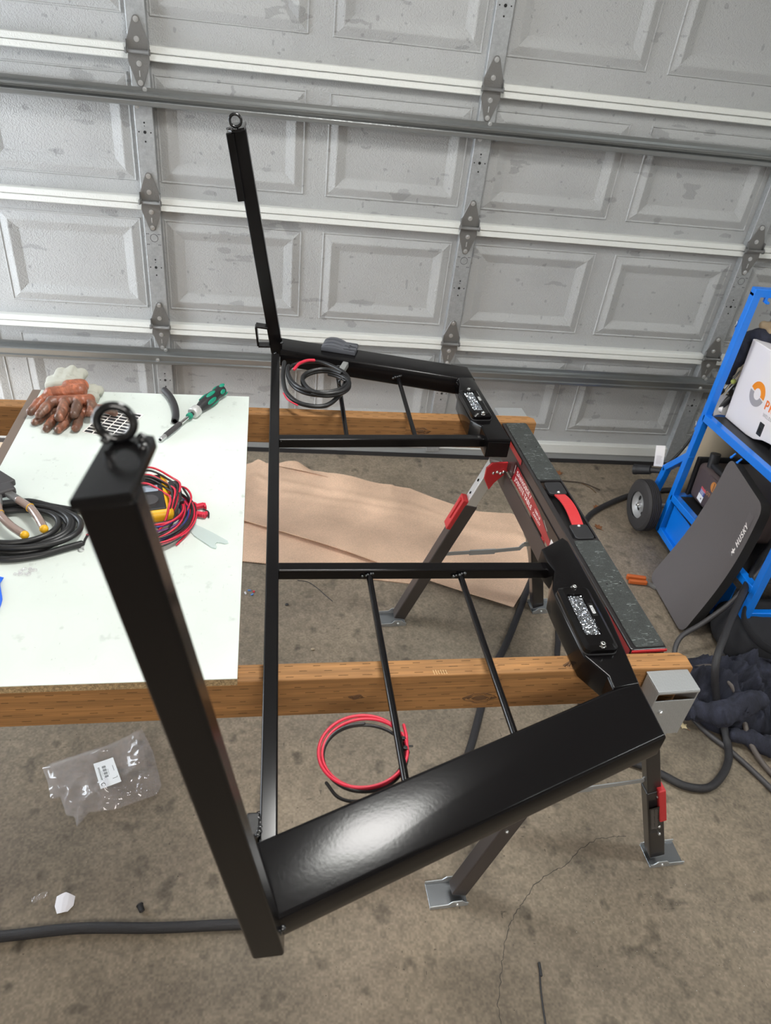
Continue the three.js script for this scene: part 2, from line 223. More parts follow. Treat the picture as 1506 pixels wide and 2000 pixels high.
// ------------------------------------------------------------------ the room
{
  const W = 5.3, D = 5.9, nx = 150, nz = 160, g = new THREE.PlaneGeometry(W + 0.4, D + 0.4, nx, nz); g.rotateX(-Math.PI / 2); g.translate(1.05, 0, D / 2 - 0.2);
  const p = g.attributes.position, col = new Float32Array(p.count * 3), uv = new Float32Array(p.count * 2);
  for (let i = 0; i < p.count; i++) {
    const x = p.getX(i), z = p.getZ(i), a = fbm(x * 2.2 + 7, z * 2.2 + 3, 201, 4), b = fbm(x * 7 + 1, z * 7, 207, 3);
    let k = 0.98 + 0.42 * (a - 0.5) + 0.22 * (b - 0.5);
    const st = fbm(x * 4 + 20, z * 4 + 9, 211, 3); if (st > 0.60) k *= 1 - 1.5 * (st - 0.60);         // old oil stains
    col.set([k * 1.0, k * (0.985 - 0.02 * (a - 0.5)), k * (0.97 - 0.05 * (b - 0.5))], 3 * i); uv[2 * i] = x; uv[2 * i + 1] = z;
  }
  g.setAttribute('color', new THREE.BufferAttribute(col, 3)); g.setAttribute('uv', new THREE.BufferAttribute(uv, 2));
  const slab = new THREE.BoxGeometry(W + 0.4, 0.12, D + 0.4); slab.translate(1.05, -0.062, D / 2 - 0.2); const c = new Float32Array(slab.attributes.position.count * 3).fill(0.9); slab.setAttribute('color', new THREE.BufferAttribute(c, 3));
  const floor = struct('floor', merge([g, slab]), M.concrete);
  const pts = [[1.42, 1.822], [1.388, 1.824], [1.336, 1.829], [1.278, 1.855], [1.235, 1.893], [1.186, 1.912], [1.131, 1.942], [1.100, 1.98], [1.069, 2.007], [1.046, 2.04], [1.027, 2.079], [1.016, 2.11], [1.005, 2.143], [0.986, 2.192], [0.985, 2.231], [0.99, 2.34], [0.965, 2.47]], r = rng(5), fine2 = [];
  for (let i = 0; i < pts.length - 1; i++) for (let k = 0; k < 6; k++) { const f = k / 6; fine2.push([pts[i][0] + f * (pts[i + 1][0] - pts[i][0]) + (r() - 0.5) * 0.005, pts[i][1] + f * (pts[i + 1][1] - pts[i][1]) + (r() - 0.5) * 0.005]); }
  const L = fine2, E1 = L.map(([x, z], i) => { const a = L[Math.max(0, i - 1)], b = L[Math.min(L.length - 1, i + 1)], l = Math.hypot(b[0] - a[0], b[1] - a[1]) || 1, w = 0.0006 + 0.0006 * r(); return [x - (b[1] - a[1]) / l * w, z + (b[0] - a[0]) / l * w]; }), E2 = L.map(([x, z], i) => [2 * x - E1[i][0], 2 * z - E1[i][1]]);
  const ps = [], ix = []; L.forEach((_, i) => { ps.push(E1[i][0], 0.0004, E1[i][1], E2[i][0], 0.0004, E2[i][1]); if (i) { const k = 2 * i; ix.push(k - 2, k, k - 1, k - 1, k, k + 1); } });
  const cg = new THREE.BufferGeometry(); cg.setAttribute('position', new THREE.Float32BufferAttribute(ps, 3)); cg.setIndex(ix); cg.computeVertexNormals();
  part('crack', cg, std({ color: rgb(0.075, 0.066, 0.055), roughness: 1, side: THREE.DoubleSide }), floor);
  // shell: thick walls, ceiling, an open side door in the left wall close to the garage door
  const wl = (x0, x1, y0, y1, z0, z1) => { const b = new THREE.BoxGeometry(x1 - x0, y1 - y0, z1 - z0); b.translate((x0 + x1) / 2, (y0 + y1) / 2, (z0 + z1) / 2); return b; };
  struct('wall_left', merge([wl(-1.72, -1.6, 0, CEIL, -0.2, 0.22), wl(-1.72, -1.6, 2.05, CEIL, 0.22, 1.12), wl(-1.72, -1.6, 0, CEIL, 1.12, 5.82)]), M.plaster);
  struct('wall_right', wl(3.7, 3.82, 0, CEIL, -0.2, 5.82), M.plaster);
  struct('wall_front', wl(-1.72, 3.82, 0, CEIL, 5.7, 5.82), M.plaster);
  struct('wall_back', merge([wl(-1.6, -1.2, 0, CEIL, -0.18, -0.06), wl(3.52, 3.7, 0, CEIL, -0.18, -0.06), wl(-1.2, 3.52, 2.37, CEIL, -0.18, -0.06)]), M.plaster);
  struct('ceiling', wl(-1.72, 3.82, CEIL, CEIL + 0.12, -0.2, 5.82), M.ceiling);
  struct('trim_1', merge([wl(-1.6, -1.58, 0, 2.11, 0.15, 0.22), wl(-1.6, -1.58, 0, 2.11, 1.12, 1.19), wl(-1.6, -1.58, 2.05, 2.11, 0.22, 1.12)]), M.rail);
}
LAMPS.forEach(([x, z, sx, sz, L, c], i) => {
  const t = thing('ceiling_light', ['long ceiling light in white housing above the sawhorse and the garage door side', 'long ceiling light in white housing over the blue cart side of the garage', 'long ceiling light in white housing behind the photographer'][i], 'ceiling light', [x, CEIL, z]);
  part('housing', put(rbox(sx + 0.03, 0.05, sz + 0.03, 0.006), 0, -0.025, 0), M.rail, t);
  part('diffuser', put(rbox(sx, 0.012, sz, 0.003), 0, -0.055, 0), std({ color: rgb(0.8, 0.8, 0.8), emissive: rgb(...c), emissiveIntensity: 1.2, roughness: 0.5 }), t);
  const l = new THREE.RectAreaLight(rgb(...c), L, sx, sz); l.rotation.x = -Math.PI / 2; l.position.y = -0.064; l.name = 'lamp'; t.add(l);
});
// ------------------------------------------------------------------ the garage door seen from inside
{
  const door = new THREE.Group(); door.name = 'door_1'; door.userData.kind = 'structure'; scene.add(door);
  const Z0 = -0.05, X0 = -1.2, X1 = 3.52, S = [0.035, 0.554, 1.023, 1.487, 1.95, 2.37], panX = [];
  for (let b = -1; b < 3; b++) panX.push([b * 1.16 + 0.036, b * 1.16 + 0.538], [b * 1.16 + 0.615, b * 1.16 + 1.114]);
  const PY = [[0.157, 0.50], [0.627, 0.966], [1.092, 1.428], [1.585, 1.89], [2.0, 2.31]];
  function recess(x0, x1, y0, y1) {                                  // outer lip, outer slope, ridge, inner bevel, field
    const st = [[0, 0], [0.0025, 0.0042], [0.005, 0.0042], [0.0075, 0.0012], [0.033, 0.0098], [0.0365, 0.0098], [0.068, -0.001]], pos = [], uv = [];
    const tri = (...a) => a.forEach((p) => { pos.push(...p); uv.push(p[0], p[1]); });
    const ring = ([i, z]) => [[x0 + i, y0 + i, Z0 + z], [x1 - i, y0 + i, Z0 + z], [x1 - i, y1 - i, Z0 + z], [x0 + i, y1 - i, Z0 + z]];
    for (let k = 0; k < st.length - 1; k++) { const A = ring(st[k]), B = ring(st[k + 1]); for (let i = 0; i < 4; i++) { const j = (i + 1) % 4; tri(A[i], A[j], B[j], A[i], B[j], B[i]); } }
    const F = ring(st[st.length - 1]); tri(F[0], F[1], F[2], F[0], F[2], F[3]);
    const g = new THREE.BufferGeometry(); g.setAttribute('position', new THREE.Float32BufferAttribute(pos, 3)); g.setAttribute('uv', new THREE.Float32BufferAttribute(uv, 2)); g.computeVertexNormals(); return g;
  }
  for (let s = 0; s < 5; s++) {
    const sec = new THREE.Group(); sec.name = 'door_section'; door.add(sec);
    const sh = new THREE.Shape([[X0, S[s]], [X1, S[s]], [X1, S[s + 1]], [X0, S[s + 1]]].map(([x, y]) => new THREE.Vector2(x, y)));
    for (const [a, b] of panX) sh.holes.push(new THREE.Path([[a, PY[s][0]], [a, PY[s][1]], [b, PY[s][1]], [b, PY[s][0]]].map(([x, y]) => new THREE.Vector2(x, y))));
    const sk = new THREE.ShapeGeometry(sh); sk.translate(0, 0, Z0); part('skin', sk, M.panel, sec);
    const back = new THREE.BoxGeometry(X1 - X0, S[s + 1] - S[s], 0.004); back.translate((X0 + X1) / 2, (S[s] + S[s + 1]) / 2, Z0 - 0.012); part('outer_skin', back, M.panel, sec);
    for (const [a, b] of panX) part('raised_panel', recess(a, b, PY[s][0], PY[s][1]), M.panel, sec);
    for (let b = -1; b < 3; b++) {                                    // white lips along the joints, broken by the stiles
      const a0 = b * 1.16 + 0.031, a1 = b * 1.16 + 1.129;
      const lip = (y0, y1, z) => { const sp = new THREE.Shape([[Z0, y0], [z - 0.004, y0], [z, y0 + 0.003], [z - 0.004, y1 - 0.002], [z - 0.007, y1], [Z0, y1]].map(([q, y]) => new THREE.Vector2(-q, y))); const e = new THREE.ExtrudeGeometry(sp, { depth: a1 - a0, bevelEnabled: false }); e.rotateY(Math.PI / 2); e.translate(a0, 0, 0); return boxUV(e); };
      if (s < 4) part('rail', lip(S[s + 1] - 0.0215, S[s + 1] - 0.0008, -0.018), M.rail, sec);
      if (s > 0) part('rail', lip(S[s] + 0.0008, S[s] + 0.0215, -0.020), M.rail, sec);
      else part('rail', lip(0.052, 0.098, -0.018), M.rail, sec);
    }
  }
  const ret = rbox(X1 - X0, 0.032, 0.036, 0.002); ret.translate((X0 + X1) / 2, 0.0362, -0.041); part('seal_retainer', ret, M.galvDull, door); const seal = new THREE.BoxGeometry(X1 - X0, 0.0205, 0.042); seal.translate((X0 + X1) / 2, 0.0102, -0.042); part('bottom_seal', seal, M.rubber, door);
  // stiles with punched holes, hinges at the three joints
  const holes = [[0, -0.234, 0.0052], [0, -0.205, 0.003], [0, -0.263, 0.003], [0.0195, -0.234, 0.0024], [-0.0195, -0.234, 0.0024], [0.0175, -0.112, 0.0016], [0.023, -0.112, 0.0016], [-0.0175, -0.112, 0.0016], [-0.023, -0.112, 0.0016], [0.0175, -0.15, 0.0016], [0.023, -0.15, 0.0016], [-0.0175, -0.15, 0.0016], [-0.023, -0.15, 0.0016], [0, -0.215, 0.0016]];
  for (let b = -1; b < 4; b++) {
    const x = b * 1.16;
    for (let s = 0; s < 5; s++) {
      const y0 = S[s] + 0.002, y1 = S[s + 1] - 0.002, g = rbox(0.061, y1 - y0, 0.035, 0.0025); g.translate(x, (y0 + y1) / 2, Z0 + 0.0175);
      const st = part('stile', boxUV(g), M.galv, door);
      const py = [0.0, 0.568, 1.033, 1.491, 1.96, 2.5][s + 1], hs = [];
      if (b >= 0 && b < 3 && s < 4) {
        for (const [dx, dy, r] of holes) hs.push(put(new THREE.CylinderGeometry(r, r, 0.001, 10), x + dx, py + dy, Z0 + 0.0351, Math.PI / 2));
        hs.push(put(new THREE.TorusGeometry(0.0135, 0.0007, 5, 24), x + 0.002, py - 0.126, Z0 + 0.035));
        part('punched_holes', merge(hs), M.hole, st);
      }
    }
    for (const py of [0.568, 1.033, 1.491, 1.955]) {
      if (b < 0 || b > 2) continue;
      const h = new THREE.Group(); h.name = 'hinge'; h.position.set(x, py, Z0 + 0.0355); door.add(h);
      const leaf = (sg, len) => { const sp = new THREE.Shape(); sp.moveTo(-0.031, sg * 0.004); sp.lineTo(0.031, sg * 0.004); sp.lineTo(0.034, sg * 0.028); sp.lineTo(0.011, sg * (len - 0.008)); sp.quadraticCurveTo(0.008, sg * len, 0, sg * len); sp.quadraticCurveTo(-0.008, sg * len, -0.011, sg * (len - 0.008)); sp.lineTo(-0.034, sg * 0.028); sp.closePath(); return new THREE.ExtrudeGeometry(sp, { depth: 0.0025, bevelEnabled: true, bevelSize: 0.0006, bevelThickness: 0.0006, bevelSegments: 1 }); };
      const ear = (sx, sg) => { const e = new THREE.CylinderGeometry(0.0105, 0.0105, 0.0026, 14); e.rotateZ(Math.PI / 2); e.translate(sx * 0.0345, sg * 0.002, 0.013); const f = rbox(0.0026, 0.03, 0.013, 0.0008); f.translate(sx * 0.0345, sg * 0.016, 0.006); return [e, f]; };
      part('leaf', merge([leaf(1, 0.097), ...ear(1, 1), ...ear(-1, 1)]), M.hinge, h); part('leaf', merge([leaf(-1, 0.099)]), M.hinge, h);
      part('pin', merge([put(new THREE.CylinderGeometry(0.0062, 0.0062, 0.074, 14), 0, 0, 0.013, 0, 0, Math.PI / 2), put(new THREE.CylinderGeometry(0.0085, 0.0085, 0.004, 14), -0.037, 0, 0.013, 0, 0, Math.PI / 2), put(new THREE.CylinderGeometry(0.0085, 0.0085, 0.004, 14), 0.037, 0, 0.013, 0, 0, Math.PI / 2)]), M.hinge, h);
      for (const [dx, dy] of [[0, 0.086], [-0.002, 0.033], [0, -0.034], [0, -0.088]]) part('screw', merge([put(new THREE.CylinderGeometry(0.0052, 0.0056, 0.004, 6), dx, dy, 0.005, Math.PI / 2), put(new THREE.CylinderGeometry(0.0085, 0.0085, 0.0014, 14), dx, dy, 0.0037, Math.PI / 2), put(new THREE.CylinderGeometry(0.0022, 0.0022, 0.002, 8), dx, dy, 0.0066, Math.PI / 2)]), M.zinc, h);
      part('slot', put(rbox(0.003, 0.018, 0.001, 0.0004), 0, -0.062, 0.0036), M.zinc, h);
    }
  }
  // two galvanised struts across the door
  const strut = (yc, prof) => { const sp = new THREE.Shape(prof.map(([z, y]) => new THREE.Vector2(-z, y))); const e = new THREE.ExtrudeGeometry(sp, { depth: X1 - X0 - 0.02, bevelEnabled: false }); e.rotateY(Math.PI / 2); e.translate(X0 + 0.01, yc, 0); return boxUV(e); };
  const t1 = part('strut', strut(1.364, [[-0.0145, 0.027], [-0.011, 0.027], [-0.011, 0.016], [0.020, 0.013], [0.023, 0.0105], [0.023, 0.006], [0.0, 0.002], [0.0, -0.004], [0.024, -0.007], [0.026, -0.010], [0.026, -0.020], [0.022, -0.0235], [-0.0145, -0.021]]), M.strut, door);
  const t2 = part('strut', strut(0.448, [[-0.0145, 0.028], [-0.011, 0.028], [-0.011, 0.016], [0.018, 0.013], [0.022, 0.010], [0.020, -0.012], [0.026, -0.015], [0.026, -0.0235], [0.022, -0.0265], [-0.0145, -0.024]]), M.strut, door);
  for (const b of [0, 1, 2]) for (const [t, y1, y2] of [[t1, 1.386, 1.330], [t2, 0.471, 0.434]]) for (const [dx, y, z] of [[0.012, y1, -0.009], [-0.016, y2 + 0.006, y2 > 1 ? 0.0 : 0.021]]) part('screw', merge([put(new THREE.CylinderGeometry(0.0045, 0.0052, 0.005, 6), b * 1.16 + dx, y, z + 0.003, Math.PI / 2), put(new THREE.CylinderGeometry(0.0075, 0.0075, 0.0015, 14), b * 1.16 + dx, y, z + 0.0007, Math.PI / 2)]), M.zinc, t);
}
// ------------------------------------------------------------------ black truck rack lying on its face across the beams
const rack = thing('truck_rack', 'black powder coated truck rack with two posts and light pods lying on the wooden beams', 'truck rack');
{
  const R = rack, T = 0.850, Bt = 0.7955, r = rng(77);
  const weldAt = (x, y, z, n, s, dir = [0, 1, 0]) => { const l = []; for (let i = 0; i < n; i++) { const e = new THREE.SphereGeometry(0.0042 * s * (0.8 + 0.5 * r()), 8, 6); e.scale(1.1, 0.9, 1.1); e.translate(x + dir[0] * (i - n / 2) * 0.006 * s + (r() - 0.5) * 0.003, y + dir[1] * (i - n / 2) * 0.006 * s + (r() - 0.5) * 0.003, z + dir[2] * (i - n / 2) * 0.006 * s + (r() - 0.5) * 0.003); l.push(e); } return merge(l); };
  part('arm', prism([[0.470, 2.279], [1.055, 2.029], [1.1085, 2.013], [1.1125, 2.125], [0.499, 2.381]], Bt, T, 0.007, 4), M.black, R);
  part('arm', prism([[0.474, 0.668], [1.034, 0.803], [1.040, 0.884], [0.985, 0.884], [0.474, 0.757]], Bt, T, 0.006, 4), M.black, R);
  // two halves of the header, each swelling round its light pod
  const h1 = part('header', prism([[1.031, 1.660], [1.088, 1.620], [1.097, 1.634], [1.112, 1.85], [1.1075, 2.02], [1.056, 2.03], [1.056, 2.003], [1.028, 1.958], [1.0185, 1.815], [1.0185, 1.784], [1.040, 1.727], [1.033, 1.700]], Bt, T + 0.0004, 0.004, 3), M.black, R);
  const h2 = part('header', prism([[1.036, 0.875], [1.068, 1.224], [1.007, 1.2265], [1.003, 1.158], [0.980, 1.128], [0.977, 1.072], [0.974, 0.976], [0.987, 0.921], [0.988, 0.878]], Bt, T + 0.0004, 0.004, 3), M.black, R);
  part('end_plate', bar([1.0375, Bt - 0.006 + 0.012, 1.2275], [1.0375, T - 0.006, 1.2275], 0.056, 0.004, 0.001, V(0, 0, 1)), M.black, h2);
  part('end_plate', bar([1.060, Bt + 0.006, 1.640], [1.060, T - 0.006, 1.640], 0.062, 0.004, 0.001, V(0.55, 0, 0.83)), M.black, h1);
  // light pods
  function pod(cx, cz, ang, L, Wd, parent) {
    const g = new THREE.Group(); g.name = 'light_pod'; g.position.set(cx, T + 0.0006, cz); g.rotation.y = ang; R.add(g);
    const hw = Wd / 2, hl = L / 2, ring = (i, rr) => rrect(-hw + i, -hl + i, hw - i, hl - i, rr, 6);
    const lw = 0.0155, ll = 0.0525, hole = rrect(-lw - 0.006, -ll - 0.003, lw - 0.006, ll - 0.003, 0.004, 6);
    part('gasket', prism(ring(-0.001, 0.012), 0, 0.003, 0.0006), M.rubber, g);
    part('housing', merge([prism(ring(0, 0.011), 0.003, 0.011, 0.001), loft([[ring(0.0, 0.011), 0.0095], [ring(0.0, 0.011), 0.0125], [ring(0.0075, 0.008), 0.0185], [hole, 0.0185], [hole, 0.010]])]), M.black, g);
    const lens = [], bed = rbox(lw * 2, 0.004, ll * 2, 0.001); bed.translate(-0.006, 0.0125, -0.003);
    for (let i = -7; i <= 7; i++) for (let j = -25; j <= 25; j++) { const e = new THREE.OctahedronGeometry(0.0017, 0); const h = hash2(i + 50, j + 50, 9); e.rotateY(h * 3); e.rotateX((hash2(j + 90, i + 40, 3) - 0.5) * 2.2); e.rotateZ((hash2(j + 20, i + 70, 13) - 0.5) * 2.2); e.scale(0.85, 0.7, 0.85); e.translate(-0.006 + i * 0.00200 + (h - 0.5) * 0.0012, 0.0148, -0.003 + j * 0.0020 + (hash2(i, j + 70, 4) - 0.5) * 0.0014); lens.push(e); }
    part('lens', bed, M.hole, g); const fac = part('lens_facets', merge(lens), std({ color: rgb(0.62, 0.65, 0.70), roughness: 0.12, metalness: 1 }), g); fac.userData.kind = 'stuff';
    const t = canvasTex(256, 64, (x, w, h) => { x.fillStyle = '#0b0b0c'; x.fillRect(0, 0, w, h); x.fillStyle = '#f4f5f6'; x.font = 'bold 58px sans-serif'; x.textAlign = 'center'; x.textBaseline = 'middle'; x.fillText('RIGID', w / 2, h / 2 + 2); });
    const pl = new THREE.PlaneGeometry(0.034, 0.0095); pl.rotateX(-Math.PI / 2); pl.rotateY(-Math.PI / 2); pl.translate(0.0158, 0.0187, -0.0135); part('lettering', pl, std({ map: t, roughness: 0.4 }), g);
    for (const s of [-1, 1]) { const zz = s * (hl - 0.0075), yb = 0.0165; part('bolt', merge([put(new THREE.CylinderGeometry(0.0046, 0.0052, 0.005, 14), 0.001, yb + 0.003, zz), put(new THREE.CylinderGeometry(0.0068, 0.0068, 0.0014, 16), 0.001, yb, zz), put(new THREE.TorusGeometry(0.0026, 0.0009, 5, 12), 0.001, yb + 0.0056, zz, Math.PI / 2)]), M.chrome, g); part('socket', put(new THREE.CylinderGeometry(0.002, 0.002, 0.001, 6), 0.001, yb + 0.0057, zz), M.hole, g); }
    return g;
  }
  pod(1.0555, 1.8735, 0.045, 0.163, 0.064); pod(1.0035, 1.058, 0.095, 0.150, 0.054);
  // long rail, cross bars, guard rods with their welds
  part('rail', bar([0.4597, 0.8225, 0.752], [0.4869, 0.8225, 2.277], 0.0250, 0.0250, 0.0035), M.tube, R);
  part('crossbar', bar([0.478, 0.8225, 1.2285], [1.008, 0.8225, 1.187], 0.0250, 0.0250, 0.0035), M.tube, R);
  part('crossbar', bar([0.487, 0.8225, 1.7115], [1.040, 0.8225, 1.697], 0.0250, 0.0250, 0.0035), M.tube, R);
  const rods = [[[0.6665, 0.8215, 1.718], [0.6865, 0.8215, 2.197]], [[0.8515, 0.8215, 1.714], [0.8735, 0.8215, 2.112]], [[0.6400, 0.8215, 0.79], [0.6500, 0.8215, 1.203]], [[0.8195, 0.8215, 0.83], [0.8285, 0.8215, 1.190]]];
  for (const [a, b] of rods) part('guard_rod', rod(a, b, 0.0062, 0.0062, 18), M.tube, R);
  for (const [x, z] of [[0.6667, 1.722], [0.8517, 1.718]]) part('weld', weldAt(x, 0.826, z, 5, 0.85, [1, 0.4, 0]), M.gloss, R);
  for (const [x, z] of [[0.640, 0.806], [0.8195, 0.849]]) part('weld', weldAt(x, 0.828, z, 5, 0.95, [1, 0.4, 0]), M.gloss, R);
  for (const [x, z] of [[0.492, 1.7115], [0.484, 1.2285], [1.037, 1.699], [1.008, 1.190]]) part('weld', weldAt(x, 0.826, z, 6, 0.75, [0, 0.3, 1]), M.gloss, R);
  part('weld', weldAt(0.990, 0.838, 0.8885, 6, 0.8, [0, 1, 0]), M.gloss, R);
  // weld block between rail and near arm, weld beads at the post feet
  const wb = part('weld_block', put(rbox(0.018, 0.026, 0.035, 0.003), 0.4655, 0.8225, 2.245), M.black, R); part('weld', weldAt(0.4735, 0.832, 2.246, 7, 1.0, [0, 0.2, 1]), M.gloss, wb);
  part('weld', weldAt(0.5055, 0.838, 2.386, 5, 0.8, [0.3, 1, 0]), M.gloss, R); part('weld', weldAt(0.478, 0.84, 0.7, 6, 0.9, [0, 1, 0.6]), M.gloss, R); part('weld', weldAt(0.460, 0.79, 0.694, 8, 1.0, [0, 1, 0]), M.gloss, R);
  // upright posts, bent end plates and lifting rings
  function post(b, t, wx, wz, name) { return part('post', bar(b, t, wx, wz, 0.004, V(0, 0, 1)), M.black, R); }
  const p1 = post([0.4915, 0.796, 2.386], [0.3795, 1.4865, 2.386], 0.0395, 0.028), p2 = post([0.4665, 0.793, 0.675], [0.3560, 1.4185, 0.675], 0.0375, 0.030);
  const plate = (cx, y, z0, z1, tilt, p, sg) => { const sh = sg > 0 ? [[-0.0205, z1], [0.0205, z1], [0.0205, z0 + 0.012], [0.018, z0 + 0.004], [0.011, z0], [-0.014, z0], [-0.0205, z0 + 0.006]] : [[-0.02, z0], [0.02, z0], [0.02, z1 - 0.008], [0.012, z1], [-0.012, z1], [-0.02, z1 - 0.008]]; const g = prism(sh, 0, 0.008, 0.0015, 2); if (sg > 0) { g.translate(0, 0, -2.40); g.rotateX(-0.12); g.translate(0, 0, 2.40); } g.rotateZ(tilt); g.translate(cx, y, 0); return part('end_plate', g, M.black, p); };
  plate(0.3785, 1.4845, 2.305, 2.4015, 0.19, p1, 1); plate(0.3555, 1.4185, 0.649, 0.742, 0.175, p2, -1);
  const ring = (x, y, z, rx, p, s = 1) => part('lifting_ring', put(new THREE.TorusGeometry(0.0131 * s, 0.0036 * s, 14, 40), x, y, z, rx), M.gloss, p);
  ring(0.3705, 1.4965, 2.312, -0.12, p1); ring(0.3525, 1.444, 0.735, 0, p2, 1.08);
  part('weld', merge([weldAt(0.392, 1.488, 2.325, 4, 0.7, [0.4, 0, 1]), weldAt(0.366, 1.484, 2.318, 2, 0.6, [1, 0, 0])]), M.gloss, p1); part('weld', weldAt(0.345, 1.424, 0.742, 6, 0.7, [1, 0, 0]), M.gloss, p2);
  part('side_tab', bar([0.3525, 1.4120, 0.682], [0.3800, 1.248, 0.682], 0.020, 0.050, 0.003, V(0, 0, 1)).translate(-0.017, -0.003, 0), M.black, p2);
  // square stake loops beside the post feet
  const loop = (x, y, z, p, w = 0.036, h = 0.06) => { const L = []; L.push(put(rbox(w, 0.006, 0.03, 0.0015), x, y + h / 2, z, 0, 0, -0.1), put(rbox(w, 0.006, 0.03, 0.0015), x + 0.008, y - h / 2, z, 0, 0, 0.05), put(rbox(0.006, h, 0.03, 0.0015), x - w / 2 + 0.004, y, z, 0, 0, 0.12)); return part('stake_loop', merge(L), M.black, p); };
  loop(0.4175, 0.861, 0.688, p2); part('stake_loop', put(rbox(0.007, 0.072, 0.052, 0.002), 0.452, 0.985, 2.335, 0, 0.1, 0.1), M.black, p1);
}
// grey moulded cover on the far arm
{
  const t = thing('plastic_cover', 'small grey moulded plastic cover with two curved ridges sitting on the far rack arm', 'cover', [0.651, 0.8505, 0.732], -0.235);
  const sideSh = (s) => { const h = new THREE.Shape(); h.moveTo(-0.050, 0); h.lineTo(-0.050, 0.010); h.quadraticCurveTo(-0.040, 0.021 * s, -0.018, 0.021 * s); h.quadraticCurveTo(-0.002, 0.020 * s, 0.014, 0.011); h.lineTo(0.046, 0.0105); h.quadraticCurveTo(0.050, 0.0105, 0.050, 0.007); h.lineTo(0.050, 0); return h; };
  const ext = (s, d, z) => { const g = new THREE.ExtrudeGeometry(sideSh(s), { depth: d, bevelEnabled: true, bevelSize: 0.0012, bevelThickness: 0.0012, bevelSegments: 2, curveSegments: 16 }); g.translate(0, 0.0012, z); return toCreasedNormals(clean(g), 0.5); };
  part('body', merge([ext(0.66, 0.058, -0.029)]), M.greyPlastic, t);
  for (const z of [-0.0285, -0.005, 0.0185]) part('ridge', ext(1.0, 0.009, z), M.greyPlastic, t);
  for (const z of [-0.006, 0.010]) part('contact_slot', put(rbox(0.012, 0.002, 0.006, 0.0008), 0.028, 0.0122, z, 0, 0.5, 0), M.hole, t);
}
